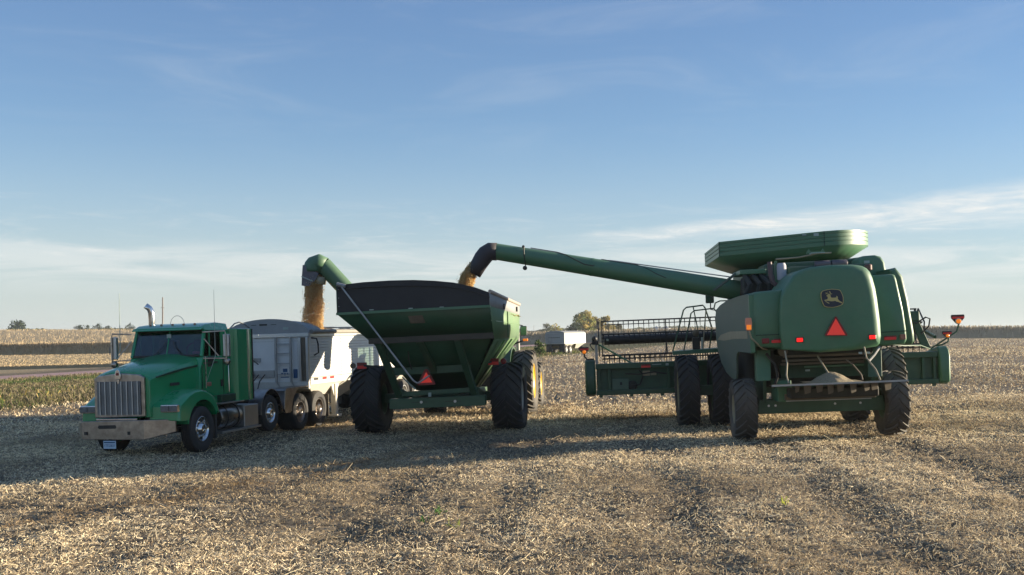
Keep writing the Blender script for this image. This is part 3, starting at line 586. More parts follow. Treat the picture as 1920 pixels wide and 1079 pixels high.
    rf = MB(); rf.loft([[(-.92, .66, 2.86), (.92, .66, 2.86), (.90, .66, 2.90), (-.90, .66, 2.90)], [(-.95, .85, 2.82), (.95, .85, 2.82), (.90, .85, 2.97), (-.90, .85, 2.97)], [(-.96, 1.4, 2.82), (.96, 1.4, 2.82), (.88, 1.4, 3.02), (-.88, 1.4, 3.02)], [(-.96, 1.86, 2.82), (.96, 1.86, 2.82), (.9, 1.86, 2.99), (-.9, 1.86, 2.99)]])
    rf.build('roof', TEAL, T, .03, 3)
    MB().loft([[(-.93, .60, 2.84), (.93, .60, 2.84), (.93, .61, 2.86), (-.93, .61, 2.86)], [(-.95, .72, 2.88), (.95, .72, 2.88), (.95, .72, 2.91), (-.95, .72, 2.91)]]).build('sun_visor', TEAL, T, .005)
    for x in (-.6, -.3, 0, .3, .6): MB().lathe([(0, .035), (.03, .03), (.04, .01)], (x, .9, 2.97), 'z', 10).build('roof_marker_lamp', AMBERD, T)
    p = MB()
    for s in (-1, 1):
        p.bar((s * .93, .60, 2.2), (s * .90, .80, 2.84), .07, .07); p.bar((s * .95, 1.56, 2.2), (s * .92, 1.56, 2.84), .06, .12); p.bar((s * .94, .95, 2.2), (s * .92, .98, 2.84), .035, .04)
    p.box(-.93, .93, 1.80, 1.86, 2.2, 2.84); p.bar((0, .585, 2.2), (0, .785, 2.84), .03, .03); p.box(-.95, -.91, 1.55, 1.86, 2.2, 2.84); p.box(.91, .95, 1.55, 1.86, 2.2, 2.84)
    p.build('window_pillar', TEAL, T, .01)
    sg = MB(); sg.bar((-.88, .575, 2.23), (.88, .575, 2.23), .02, .05); sg.bar((-.86, .775, 2.84), (.86, .775, 2.84), .02, .03); sg.build('windshield_seal', BLACK, T)
    for s in (-1, 1):
        MB().hexa([(s * .02, .59, 2.22), (s * .90, .59, 2.22), (s * .90, .60, 2.22), (s * .02, .60, 2.22), (s * .02, .78, 2.84), (s * .87, .78, 2.84), (s * .87, .79, 2.84), (s * .02, .79, 2.84)]).build('windshield', GLASS, T)
        MB().hexa([(s * .935, .68, 2.2), (s * .94, .68, 2.2), (s * .94, 1.52, 2.2), (s * .935, 1.52, 2.2), (s * .915, .86, 2.83), (s * .92, .86, 2.83), (s * .92, 1.52, 2.83), (s * .915, 1.52, 2.83)]).build('side_window', GLASS, T)
    MB().tube([(-.35, .56, 2.24), (-.12, .60, 2.42), (-.05, .66, 2.58)], .010, 6).build('wiper', BLACK, T); MB().tube([(.45, .56, 2.24), (.22, .60, 2.44), (.14, .66, 2.6)], .010, 6).build('wiper', BLACK, T)
    # cab interior
    i = MB(); i.box(-.9, .9, .64, .95, 2.0, 2.26); i.build('dashboard', INT, T, .03)
    for x in (-.45, .5): MB().box(x - .24, x + .24, 1.35, 1.6, 1.9, 2.62).build('seat', INT, T, .06, 3)
    MB().lathe([(-.015, .22), (.015, .22), (.015, .19), (-.015, .19), (-.015, .22)], (.5, 1.02, 2.33), 'y', 24, cap=False).build('steering_wheel', INT, T)
    MB().box(.62, .78, .70, .80, 2.265, 2.33).build('pink_item', SKINPINK, T, .02)
    MB().box(-.06, .06, .72, .74, 2.66, 2.76).build('inside_mirror', PALE, T, .01)
    # door line, notch window, handle, grab handles
    MB().prism('x', [(.80, 2.19), (1.10, 2.19), (1.06, 2.02), (.98, 1.95), (.80, 1.95)], .968, .976).build('lower_door_window', BLACK, T)
    dr = MB()
    for a_, c_ in (((.978, .52, 1.25), (.978, .52, 2.0)), ((.978, .52, 1.25), (.978, 1.52, 1.22)), ((.978, 1.52, 1.22), (.978, 1.52, 2.19))): dr.bar(a_, c_, .012, .012)
    dr.build('door_seam', STRIPE, T); MB().box(.975, 1.0, 1.38, 1.46, 1.45, 1.62).build('door_handle', BLACK, T, .01)
    MB().tube([(1.0, 1.62, 2.12), (1.06, 1.63, 2.05), (1.06, 1.64, 1.3), (1.0, 1.65, 1.26)], .014, 8).build('grab_handle', CHROME, T)
    # mirrors with brackets
    for s, v in ((1, .95), (-1, .45)):
        x = s * 1.36; br = MB(); vv = v
        br.tube([(s * .95, .62, 2.78), (x, vv, 2.80), (x + s * .02, vv, 2.72), (x + s * .02, vv, 2.08)], .018, 6); br.tube([(s * .95, .6, 2.16), (x, vv, 2.14)], .015, 6); br.tube([(s * .97, .66, 2.62), (x - s * .15, vv - .05, 2.2)], .014, 6)
        br.build('mirror_bracket', CHROMED, T)
        mb = MB(); mb.box(x - .075, x + .085, vv + .02, vv + .12, 2.18, 2.72); mo = mb.build('mirror', ALU, T, .02); 
        MB().box(x - .06, x + .07, vv + .121, vv + .126, 2.2, 2.7).build('mirror_glass', MIRROR, mo)
        cv = MB(); cv.lathe([(-.06, .02), (-.04, .075), (.0, .09), (.03, .09), (.04, .0)], (x, vv + .05, 2.06), 'y', 16); cv.build('spot_mirror', CHROMED, T)
        MB().box(x + s*.09, x + s*.094, vv, vv+.02, 2.3, 2.5).build('mirror_clip', STEEL, T)
    MB().tube([(1.02, .62, 1.45), (1.02, .62, 2.2)], .012, 6).build('antenna_mast', CHROMED, T)
    MB().tube([(1.02, .60, 1.55), (1.03, .60, 2.8), (1.30, .60, 3.78)][:1] + [(1.28, .62, 2.2), (1.29, .62, 3.78)], [.004, .008, .004], 6).build('antenna', PALE, T)
    MB().tube([(-1.28, .45, 2.2), (-1.10, .3, 2.9), (-.98, .3, 3.74)][:1] + [(-1.12, .4, 2.4), (-1.1, .4, 3.78)], [.006, .012, .006], 6).build('antenna', PALE, T)
    MB().tube([(-.05 + .19 * math.cos(t), 1.2, 2.99 + .22 * math.sin(t)) for t in [PI * k / 10 for k in range(11)]], .006, 5).build('wire_hoop', STEEL, T)
    # exhaust stack
    MB().tube([(-1.24, 1.97, .9), (-1.24, 1.97, 3.15), (-1.24, 1.96, 3.33), (-1.27, 1.93, 3.44), (-1.35, 1.88, 3.52)], [.075, .075, .075, .072, .07], 16, cap=False).build('exhaust_stack', CHROME, T, solid=.01)
    # sleeper / side fairing
    sb = MB(); sb.prism('z', [(-1.08, 1.90), (1.02, 1.90), (1.14, 1.98), (1.16, 2.42), (1.13, 2.46), (1.13, 2.74), (-1.10, 2.74)], 1.04, 2.86); sb.build('sleeper', TEAL, T, .02)
    MB().box(-1.1, 1.135, 2.745, 2.79, 1.06, 2.85).build('sleeper_edge_trim', BLACK, T)
    # fuel tank, battery box, steps
    for s in (1, -1):
        ft = MB(); ft.lathe([(0, .20), (.01, .27), (.06, .30), (1.00, .30), (1.05, .27), (1.06, .20)], (s * .86, 1.10, .70), 'y', 32); t_ = ft.build('fuel_tank', CHROMED, T)
        for v in (1.35, 1.9): MB().lathe([(0, .307), (.05, .307)], (s * .86, v, .70), 'y', 32, cap=False).build('tank_strap', BLACK, t_, solid=.006)
        MB().box(*(sorted((s * .62, s * 1.16))), .98, 2.2, 1.03, 1.06).build('cab_step', ALU, T, .005); MB().box(*(sorted((s * .7, s * 1.20))), 1.0, 3.0, .32, .37).build('lower_step', ALU, T, .005)
        MB().box(*(sorted((s * .6, s * 1.15))), 2.2, 2.95, .38, .92).build('battery_box', ALU, T, .015)
        MB().box(*(sorted((s * .62, s * 1.17))), .74, .79, .25, .85).build('mud_flap', RUBBERD, T)
        road_wheel(T, s * (1.12 if s > 0 else 1.06), 0, .53, .30, .29, s)
        road_wheel(T, s * 1.03, 3.62, .475, .30, .27, s, z=.62)
        for v in (5.40, 6.66): road_wheel(T, s * .93, v, .52, .58, .29, s, rimmat=CHROMED, dish=.17)
        q = MB(); a = arc(3.62, .66, .60, -5, 185, 18); b_ = arc(3.62, .66, .585, 185, -5, 18); q.prism('x', a + b_, *(sorted((s * .80, s * 1.2)))); q.build('quarter_fender', ALU if s < 0 else CHROMED, T)
        f2 = MB(); a = [(4.42, .60), (4.42, 1.14), (4.9, 1.22), (6.0, 1.22), (6.0, 1.20)] + arc(5.40, .60, .60, 80, 180, 10) + [(4.55, .60)]
        f2.prism('x', [(4.32, .66), (4.40, 1.17), (4.5, 1.23), (6.05, 1.23), (6.05, 1.20), (5.6, 1.18)] + arc(5.40, .57, .61, 75, 178, 10) + [(4.7, .55), (4.40, .55)], *(sorted((s * .75, s * 1.22)))); f2.build('drive_fender', CHROMED, T, .01)
        MB().box(*(sorted((s * .7, s * 1.2))), 7.3, 7.33, .25, .9).build('mud_flap', RUBBERD, T)
    MB().box(.86, 1.1, 1.2, 1.9, 1.08, 1.25).build('air_cleaner_step', STRIPE, T, .02)
truck()
for o in list(bpy.data.objects['semi_truck'].children):
    if o.name.split('.')[0] in ('bumper', 'licence_plate', 'bumper_step', 'grille_shell', 'grille_screen', 'grille_bar', 'hood_ornament'): o.location.x -= .08
# ================================================================ white hopper trailer
def grain_noise(X, Y): return .10 * (fbm(X, Y, 3, 1.4) - .5) + .05 * (fbm(X, Y, 2, 6) - .5)
def trailer():
    T = frame('hopper_trailer', (-8.36, 25.0, -.25), 13.8, .03, 'white ribbed grain hopper trailer being filled by the grain cart auger', 'trailer')
    v0, v1 = 5.9, 16.6; zt, zb = 2.62, 1.34
    b = MB(); b.box(-1.25, 1.25, v0, v0 + .05, zb - .2, zt + .06); b.prism('y', [(1.27, zt + .0)] + [(1.27 * math.cos(math.radians(a)), zt + .12 + .40 * math.sin(math.radians(a))) for a in range(0, 181, 10)] + [(-1.27, zt)], v0, v0 + .045)
    fw = b.build('front_wall', WHITE, T, .004)
    cp = MB(); cp.prism('y', [(1.28, zt + .10)] + [(1.28 * math.cos(math.radians(a)), zt + .13 + .41 * math.sin(math.radians(a))) for a in range(0, 181, 10)] + [(-1.28, zt + .10)], v0 - .03, v0 - .002); cpo = cp.build('front_cap', GREYTARP_SHADE, T, .004)
    MB().box(-1.28, 1.28, v0 - .05, v0 - .031, zt + .0, zt + .11).build('front_top_rail', ALU, T, .006)
    for x, w in ((-.42, .16), (-.12, .24), (.2, .17)): MB().box(x - w / 2, x + w / 2, v0 - .036, v0 - .031, 2.985 if abs(x) > .15 else 2.97, 3.0 if abs(x) > .15 else 3.02).build('cap_lettering', BLACK, cpo)
    MB().box(.50, .66, v0 - .038, v0 - .031, 2.84, 2.91).build('cap_sticker', PALE, cpo)
    MB().box(-1.25, 1.25, v0 - .04, v0 - .001, 1.12, 1.34).build('front_bolster', WHITED, T, .01)
    # rivet row and corner posts
    r = MB()
    for k in range(54): x = -1.2 + k * .045; r.box(x - .007, x + .007, v0 - .008, v0 - .001, 2.50, 2.514)
    for k in range(30): r.box(.905, .918, v0 - .008, v0 - .001, 1.4 + k * .04, 1.413 + k * .04)
    tag(r.build('rivet', STEEL, fw), kind='stuff')
    MB().box(.96, 1.045, v0 - .07, v0 - .001, 1.36, 2.60).build('corner_post', ALU, T, .02); MB().box(1.05, 1.16, v0 - .03, v0 - .001, 1.36, 2.60).build('corner_channel', TAN, T, .005); MB().box(1.17, 1.265, v0 - .05, v0 + .05, 1.34, 2.62).build('corner_post', ALU, T, .03, 3)
    lad = MB(); 
    for x in (.26, .72): lad.box(x - .025, x + .035, v0 - .10, v0 - .05, 1.33, 2.62); lad.bar((x, v0 - .07, 1.35), (x + .09, v0 - .05, 1.20), .04, .03)
    lo = lad.build('ladder', STEEL, T, .004)
    for z in (1.55, 1.86, 2.15, 2.42): MB().box(.27, .72, v0 - .085, v0 - .055, z, z + .022).build('rung', STEEL, lo)
    MB().box(-.62, .18, v0 - .022, v0 - .001, 1.46, 1.68).build('air_line_panel', STEEL, T, .008); MB().box(-.50, -.24, v0 - .02, v0 - .001, 1.92, 2.04).build('bracket_plate', STEEL, T, .006)
    MB().box(-.62, -.48, v0 - .10, v0 - .022, 1.49, 1.66).build('control_box', PLATEB, T, .02)
    dc = MB()
    for k, (x0, x1, z0, z1) in enumerate(((.44, .58, 1.62, 1.72), (.38, .45, 1.54, 1.60), (.47, .53, 1.53, 1.60), (.55, .61, 1.54, 1.60), (.37, .62, 1.46, 1.49), (.645, .69, 1.70, 1.77), (.645, .69, 1.62, 1.68), (.645, .69, 1.54, 1.60), (.645, .69, 1.46, 1.50))): dc.box(x0, x1, v0 - .004, v0 - .001, z0, z1)
    dc.build('decal', PLATEB, fw)
    MB().box(.77, .90, v0 - .03, v0 - .001, 1.44, 1.70).build('document_box', PLATEB, T, .03, 3); d2 = MB(); d2.prism('y', [(.745, 1.40), (.93, 1.40), (.93, 1.73), (.745, 1.73)], v0 - .012, v0 - .001); d2.build('box_frame', WHITE, T, .01)
    for k, (x0, x1) in enumerate(((-.5, -.15), (-.35, -.05), (-.15, .05))):
        MB().tube([(x0 + .05, v0 - .06, 1.56), (x0 - .02, v0 - .25, 1.38), (x0 - .18 + .1 * k, v0 - .5, 1.12), (x0 - .25, v0 - .9, 1.05)], .018, 6).build('air_hose', BLACK, T)
    MB().tube([(-.62, v0 - .06, 2.62), (-.60, v0 - .08, 2.3), (-.48, v0 - .12, 2.02), (-.25, v0 - .15, 1.86)], .016, 6).build('crank_lever', BLACK, T)
    MB().tube([(-1.05, v0 - .6, 2.75), (-.75, v0 - .55, 3.05), (-.62, v0 - .5, 3.09), (-.52, v0 - .4, 3.03), (-.50, v0 - .1, 2.9)], .02, 8).build('hose_tender_pipe', STEEL, T)
    MB().tube([(1.30, v0 + .12, 2.58), (1.38, v0 + .28, 2.56), (1.40, v0 + .34, 2.4), (1.40, v0 + .35, 2.15), (1.32, v0 + .22, 2.08)], .022, 8).build('tarp_crank', BLACK, T)
    # ribbed sides: one slat above the next
    n = 14; dz = (zt - zb - .10) / n
    for s in (1, -1):
        for k in range(n):
            z = zb + .10 + k * dz; x = s * 1.25; m = MB()
            m.prism('y', [(x - s * .03, z), (x, z + .004), (x + s * .012, z + .015), (x + s * .012, z + dz - .012), (x, z + dz - .001), (x - s * .03, z + dz - .001)], v0 + .05, v1); m.build('side_slat', WHITE, T, angle=20)
        MB().box(*(sorted((s * 1.22, s * 1.275))), v0 + .05, v1, zb - .10, zb + .095).build('bottom_rail', WHITED if s > 0 else WHITE, T, .006)
        MB().box(*(sorted((s * 1.20, s * 1.30))), v0 + .05, v1, zt, zt + .09).build('top_rail', ALU, T, .01)
        for v in (8.25, 11.2, 14.2): MB().box(*(sorted((s * 1.264, s * 1.272))), v - .03, v + .03, zb + .1, zt).build('side_post', WHITE, T, .003)
        for k, v in enumerate((6.15, 6.75, 7.3, 9.3, 9.85, 12.0, 12.5, 14.5, 15)): MB().box(*(sorted((s * 1.276, s * 1.281))), v, v + .3, zb + .02, zb + .085).build('conspicuity_tape', REDREF if k != 0 else BLACK, T)
    MB().tube([(1.31, v0 + .1, zt + .14), (1.31, v1 - .1, zt + .14)], .062, 14).build('rolled_tarp', mat('tan_grey_tarp_roll', (.26, .24, .21), .7, dust=.2), T)
    MB().box(-1.25, 1.25, v1, v1 + .05, zb - .1, zt + .3).build('rear_wall', WHITE, T, .005)
    for v in np.arange(6.9, v1, 1.45):
        MB().tube([(1.25 * math.cos(math.radians(a)), v, zt + .06 + .24 * math.sin(math.radians(a))) for a in range(0, 181, 15)], .018, 6).build('tarp_bow', STEEL, T)
    # tarp drawn part way over the load at the front
    tp = MB(); tp.loft([[(1.27 * math.cos(math.radians(a)), v, zt + .10 + .39 * math.sin(math.radians(a))) for a in range(0, 181, 10)] for v in (v0 + .03, v0 + .5, v0 + .95)], False, False, False); tp.build('tarp_front', GREYTARP_SHADE, T, solid=.01)
    # hoppers, frame, landing gear
    for a, c in ((5.95, 10.6), (10.7, 16.4)):
        m = MB(); mid = (a + c) / 2; q = lambda x, v, z: (x, v, z)
        m.hexa([(-.6, mid - .5, .55), (.6, mid - .5, .55), (.6, mid + .5, .55), (-.6, mid + .5, .55), (-1.2, a, 1.24), (1.2, a, 1.24), (1.2, c, 1.24), (-1.2, c, 1.24)]); m.build('hopper', WHITED, T, .01)
        MB().box(-.5, .5, mid - .45, mid + .45, .45, .55).build('hopper_gate', STEEL, T, .01)
    for s in (1, -1):
        lg = MB(); lg.box(*(sorted((s * 1.0, s * 1.16))), 7.95, 8.12, .25, 1.24); lg.box(*(sorted((s * .92, s * 1.24))), 7.85, 8.2, .18, .25); lg.prism('x', [(7.7, 1.24), (8.4, 1.24), (8.14, .8), (7.93, .8)], *(sorted((s * 1.06, s * 1.12)))); lg.build('landing_leg', WHITED, T, .008)
        for v in (14.0, 15.3): road_wheel(T, s * .97, v, .52, .56, .29, s, rimmat=ALU, dish=.17)
        MB().box(*(sorted((s * .75, s * 1.22))), 12.9, 12.94, .25, 1.2).build('mud_flap', RUBBERD, T)
    MB().bar((-1.08, 8.03, .55), (1.08, 8.03, .55), .06, .06).build('leg_crossbar', STEEL, T)
    MB().box(-.9, .9, 13.92, 14.08, .45, .6).build('axle', BLACK, T); MB().box(-.9, .9, 15.22, 15.38, .45, .6).build('axle', BLACK, T); MB().box(-.55, .55, 12.9, 16.5, .6, .78).build('axle_carrier', BLACK, T)
    # the load, heaped under the auger
    gx = np.linspace(-1.2, 1.2, 40); gy = np.linspace(v0 + .1, v1 - .1, 130); X, Y = np.meshgrid(gx, gy)
    Z = zt - .20 + .24 * np.exp(-((Y - 7.7) ** 2 / 2.2 + (X - .35) ** 2 / .7)) + .05 * np.sin(Y) + grain_noise(X + 9, Y); V = np.c_[X.ravel(), Y.ravel(), Z.ravel()]; i = (np.arange(39)[None, :] + 40 * np.arange(129)[:, None]).ravel()
    o = arr_mesh('grain_load', V, np.c_[i, i + 1, i + 41, i + 40], mat('grain_heap', (.62, .36, .13), .7, var=.3, nscale=30, bump=1, bscale=70), None, None, True); o.matrix_world = T.matrix_world.copy()
    tag(o, 'heaped golden soybeans filling the open white trailer', 'grain', kind='stuff')
    return T
TRL = trailer()
# ================================================================ grain cart
def cart():
    T = frame('grain_cart', (-1.87, 28.5, -.06), 7.3, .034, 'large green grain cart with black tarp ends unloading into the white trailer', 'grain cart')
    VR, VF = -3.3, 3.7
    top = [(-1.77, 3.80), (-1.6, 3.83), (-1.14, 3.865), (-.5, 3.88), (.09, 3.87), (.6, 3.83), (1.05, 3.77), (1.55, 3.64), (1.9, 3.50)]
    # rear tarp end board
    b = MB(); b.prism('y', top + [(1.9, 3.20), (-1.79, 3.15)], VR, VR + .05); tb = b.build('tarp_end_board', TARP, T, .008)
    m = MB(); m.tube([(x, VR - .012, z - .11 - .04 * (1 - abs(x) / 1.9)) for x, z in top], .012, 5).build('tarp_hem', BLACK, tb)
    for x in (-.95, -.0, .75): MB().box(x - .05, x + .05, VR - .012, VR - .001, 3.19, 3.21).build('tie_clip', PALE, tb)
    for z in (3.3, 3.5, 3.7): MB().box(-1.75, -1.735, VR - .01, VR - .001, z, z + .015).build('rivet', PALE, tb)
    MB().bar((-1.80, VR - .03, 3.13), (1.91, VR - .03, 3.18), .06, .06).build('rear_lip', GREEN, T)
    # front end board
    MB().prism('y', [(min(x, 1.74), z - .16) for x, z in top] + [(1.74, 3.05), (-1.79, 3.05)], VF - .05, VF).build('tarp_end_board', TARP, T)
    # tank walls: rear slope, side walls, lower funnel
    def wall(p, name='tank_wall', mt=GREEN2, th=.02): return MB().add(p, [tuple(range(len(p)))]).build(name, mt, T, solid=th)
    RL, RR = (-1.79, VR, 3.13), (1.9, VR, 3.18); SL, SR = (-1.16, -2.8, 2.48), (1.9, -2.78, 2.50)
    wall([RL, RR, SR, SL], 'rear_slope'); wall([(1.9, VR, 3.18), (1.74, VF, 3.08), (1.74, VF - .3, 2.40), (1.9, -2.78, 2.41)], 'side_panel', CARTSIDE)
    wall([(1.9, VR, 3.50), (1.74, VF, 3.36), (1.74, VF, 3.08), (1.9, VR, 3.18)], 'side_extension', GREYTARP_SHADE)
    wall([(-1.79, VR, 3.80), (-1.79, VF, 3.62), (-1.79, VF, 3.0), (-1.79, VR, 3.13)], 'side_extension', GREEN2)
    wall([RL, SL, (-1.16, 3.1, 2.4), (-1.79, VF, 3.0)], 'left_slope'); wall([(-1.79, VF, 3.0), (-1.16, 3.1, 2.4), (1.74, VF - .3, 2.4), (1.74, VF, 3.08)], 'front_slope')
    BL, BR, FR_, FL_ = (-.55, -.45, 1.12), (.9, -.45, 1.12), (.9, 1.3, 1.12), (-.55, 1.3, 1.12)
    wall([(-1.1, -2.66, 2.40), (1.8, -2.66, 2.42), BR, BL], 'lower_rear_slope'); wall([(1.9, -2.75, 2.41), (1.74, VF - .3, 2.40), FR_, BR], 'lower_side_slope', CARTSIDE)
    wall([(-1.1, -2.66, 2.4), (-1.1, 3.1, 2.4), FL_, BL], 'lower_side_slope'); wall([(-1.1, 3.1, 2.4), (1.74, VF - .3, 2.4), FR_, FL_], 'lower_front_slope'); wall([BL, BR, FR_, FL_], 'tank_floor')
    # slope shelf beam
    MB().hexa([(-1.17, -2.86, 2.38), (1.9, -2.86, 2.42), (1.9, -2.70, 2.42), (-1.17, -2.70, 2.38), (-1.17, -2.84, 2.55), (1.9, -2.84, 2.62), (1.9, -2.70, 2.62), (-1.17, -2.70, 2.55)]).build('tank_shelf', mat('dusty_shelf', (.05, .048, .038), .8, dust=.6, dustcol=(.12, .095, .065), var=.25), T, .01)
    # side ribs, latches
    MB().bar((1.845, .2, 2.42), (1.845, .2, 3.12), .03, .02).build('side_rib', CARTSIDE, T)
    MB().bar((1.90, VR + .1, 2.85), (1.75, VF - .15, 2.80), .02, .025).build('side_stiffener', CARTSIDE, T)
    for v in (-.9, 2.6): MB().box(1.86 - .03 * v, 1.90 - .03 * v, v, v + .1, 3.16, 3.30).build('tarp_latch', BLACK, T, .01)
    MB().tube([(1.91, VR, 3.53), (1.75, VF, 3.39)], .045, 10).build('tarp_roll_tube', mat('tan_tarp_edge', (.42, .34, .28), .7), T)
    # lower ribs on the right funnel side
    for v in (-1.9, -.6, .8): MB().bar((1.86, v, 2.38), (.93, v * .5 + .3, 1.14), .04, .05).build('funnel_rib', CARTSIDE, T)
    # cover flap on the rear slope, small window
    MB().hexa([(-.06, -3.12, 2.84), (.30, -3.12, 2.84), (.30, -3.06, 2.86), (-.06, -3.06, 2.86), (-.10, -3.22, 3.03), (.26, -3.22, 3.03), (.26, -3.14, 3.05), (-.10, -3.14, 3.05)]).build('inspection_cover', TAN, T, .015)
    # frame legs, cross members, beam
    leg = lambda a, c, w, h, nm='leg': MB().bar(a, c, w, h).build(nm, GREEND, T, .01)
    leg((-.95, -2.76, 2.42), (-.80, -1.38, 1.02), .16, .12); leg((.06, -2.76, 2.42), (.18, -1.62, 1.64), .15, .1); leg((1.0, -2.76, 2.42), (1.14, -1.38, 1.05), .16, .12)
    leg((-.88, -1.62, 1.66), (1.10, -1.62, 1.70), .08, .19, 'crossbar'); leg((-.80, -1.40, 1.07), (1.07, -1.40, 1.14), .1, .12, 'crossbar')
    MB().hexa([(-1.04, -1.5, .70), (1.42, -1.5, .74), (1.42, -1.2, .74), (-1.04, -1.2, .70), (-1.04, -1.5, .96), (1.42, -1.5, 1.0), (1.42, -1.2, 1.0), (-1.04, -1.2, .96)]).build('rear_beam', GREEN2, T, .012)
    for x in (-.25, .62):
        MB().box(x - .22, x + .2, -1.508, -1.499, .86, .872).build('beam_slot', BLACK, T); MB().lathe([(-.02, .035), (0, .035)], (x + .04, -1.5, .865), 'y', 12).build('bolt', ALU, T)
    MB().box(-1.5, 1.5, -.14, .14, .78, 1.02).build('axle', GREEND, T, .01); MB().box(-.5, -.3, -1.3, 3.0, .78, 1.0).build('frame_rail', GREEND, T, .01); MB().box(.6, .8, -1.3, 3.0, .78, 1.0).build('frame_rail', GREEND, T, .01)
    MB().bar((0, 2.6, .85), (.0, 4.9, .62), .18, .2).build('drawbar', GREEND, T, .01)
    for x in (-.86, 1.12): MB().bar((x, -1.05, 1.05), (x, -.1, .85), .14, .3).build('axle_bracket', GREEND, T, .01)
    # white hose bits and chain under the slope
    MB().tube([(-.68, -1.5, 1.52), (-.5, -1.5, 1.33), (-.35, -1.5, 1.20)], .022, 6).build('hose', PALE, T); MB().tube([(-.30, -2.5, 2.42), (-.34, -2.2, 2.1), (-.38, -2.0, 1.9), (-.36, -1.8, 1.72)], .018, 6).build('hose', CAVITY, T)
    MB().box(-.02, .05, -1.52, -1.48, 1.0, 1.1).build('hitch_tag', PALE, T)
    # slow moving vehicle triangle
    sm = MB(); sm.prism('y', [(-.24, 1.30), (.20, 1.31), (.21, 1.34), (.02, 1.70), (-.05, 1.70), (-.25, 1.33)], -1.712, -1.70); so_ = sm.build('slow_vehicle_sign', REDDULL, T)
    MB().prism('y', [(-.175, 1.36), (.135, 1.365), (-.015, 1.63)], -1.72, -1.7125).build('sign_core', ORANGE, so_)
    # light bars
    for s, x0, x1 in ((-1, -2.06, -1.80), (1, 1.42, 1.70)):
        MB().bar((s * .9, -1.1, 1.72), (x0 + .13, -.72, 1.82), .05, .05).build('lamp_arm', BLACK, T)
        w = MB().box(x0, x1, -.76, -.72, 1.73, 1.90).build('lamp_board', REDDULL, T, .006); MB().box(x0 + .01, x1 - .01, -.768, -.7605, 1.735, 1.815).build('reflector', REDREF, w)
        cx = x0 - .12 if s < 0 else x1 + .12
        MB().lathe([(-.03, .05), (-.02, .075), (.02, .075), (.03, .05)], (cx, -.72, 1.82), 'y', 18).build('amber_lamp', REDDULL if s > 0 else TAN, T)
    # tarp crank
    MB().tube([(-1.66, VR - .06, 3.80), (-1.60, VR - .10, 3.72), (.02, VR - .10, 1.50), (.10, VR - .10, 1.44), (.16, VR - .10, 1.44), (.42, VR - .10, 1.60)], .022, 8).build('tarp_crank', STEEL, T)
    MB().tube([(-1.76, VR - .05, 3.84), (-1.55, VR - .06, 3.78)], .05, 8).build('crank_joint', STEEL, T)
    # wheels
    ag_wheel(T, -1.88, 0, .90, .80, .42, 20, GREEND, RUBBER, .06, -1, .07); ag_wheel(T, 1.85, 0, .89, .80, .42, 20, mat('white_rim_paint', (.6, .58, .5), .5, dust=.3), RUBBER, .06, 1, .07)
    # unloading auger at the front left corner
    iM = T.matrix_world.inverted(); P = lambda x, y, z: tuple(iM @ Vector((x * .973, y - .9, 2.5 + (z - 2.5) * .973)))
    base, hd = Vector(P(-3.30, 32.9, 1.95)), Vector(P(-5.86, 33.2, 4.66))
    MB().tube([base, hd], [.235, .26], 28, True).build('auger_tube', AUGERG, T)
    d = (hd - base).normalized()
    for t, r in ((.30, .262), (.66, .27)): c = base + (hd - base) * t; MB().tube([c - d * .03, c + d * .03], r, 24).build('auger_collar', AUGERG, T)
    hc = Vector(P(-6.02, 33.2, 4.72)); hp = [hd - d * .04] + [Vector(P(-5.98 - .22 * math.sin(math.radians(a)) - .0, 33.2, 4.50 + .25 * math.cos(math.radians(a)))) for a in (20, 40, 60, 80, 100)]
    MB().tube(hp, [.268, .275, .28, .285, .285, .28], 24, False).build('auger_hood', AUGERG, T, solid=.01)
    sp = MB(); sp.loft([[P(-6.46, 32.96, 4.66), P(-5.98, 32.96, 4.40), P(-5.98, 33.44, 4.40), P(-6.46, 33.44, 4.66)], [P(-6.48, 32.95, 4.36), P(-6.06, 32.95, 4.22), P(-6.06, 33.45, 4.22), P(-6.48, 33.45, 4.36)], [P(-6.50, 32.98, 4.02), P(-6.26, 32.98, 4.0), P(-6.26, 33.42, 4.0), P(-6.50, 33.42, 4.02)]], False, False)
    sp.build('rubber_spout', mat('grey_rubber_spout', (.13, .12, .14), .7, dust=.2, var=.3), T, .03, 2, solid=.015)
    fl = MB(); fl.add([P(-6.24, 33.43, 4.08), P(-6.02, 33.43, 4.30), P(-5.80, 33.40, 4.28), P(-5.84, 33.40, 4.06)], [(0, 1, 2, 3)]); fl.add([P(-6.24, 33.0, 4.08), P(-6.02, 33.0, 4.30), P(-5.80, 33.0, 4.28), P(-5.84, 33.0, 4.06)], [(0, 1, 2, 3)]); fl.add([P(-5.80, 33.0, 4.28), P(-5.84, 33.0, 4.06), P(-5.84, 33.4, 4.06), P(-5.80, 33.4, 4.28)], [(0, 1, 2, 3)]); fl.build('spout_deflector', CREAM, T, solid=.012)
    MB().bar(P(-6.50, 32.93, 4.30), P(-6.17, 32.93, 4.16), .02, .035).build('spout_clamp', PALE, T)
    # load
    gx = np.linspace(-1.7, 1.82, 50); gy = np.linspace(VR + .1, VF - .1, 70); X, Y = np.meshgrid(gx, gy); Z = 3.05 + .42 * np.exp(-((X - .9) ** 2 / .9 + (Y + 1.9) ** 2 / 1.4)) + grain_noise(X, Y); i = (np.arange(49)[None, :] + 50 * np.arange(69)[:, None]).ravel()
    o = arr_mesh('cart_load', np.c_[X.ravel(), Y.ravel(), Z.ravel()], np.c_[i, i + 1, i + 51, i + 50], bpy.data.materials['grain_heap'], None, None, True); o.matrix_world = T.matrix_world.copy(); tag(o, 'golden soybeans piled inside the green grain cart', 'grain', kind='stuff')
    return T
CART = cart()
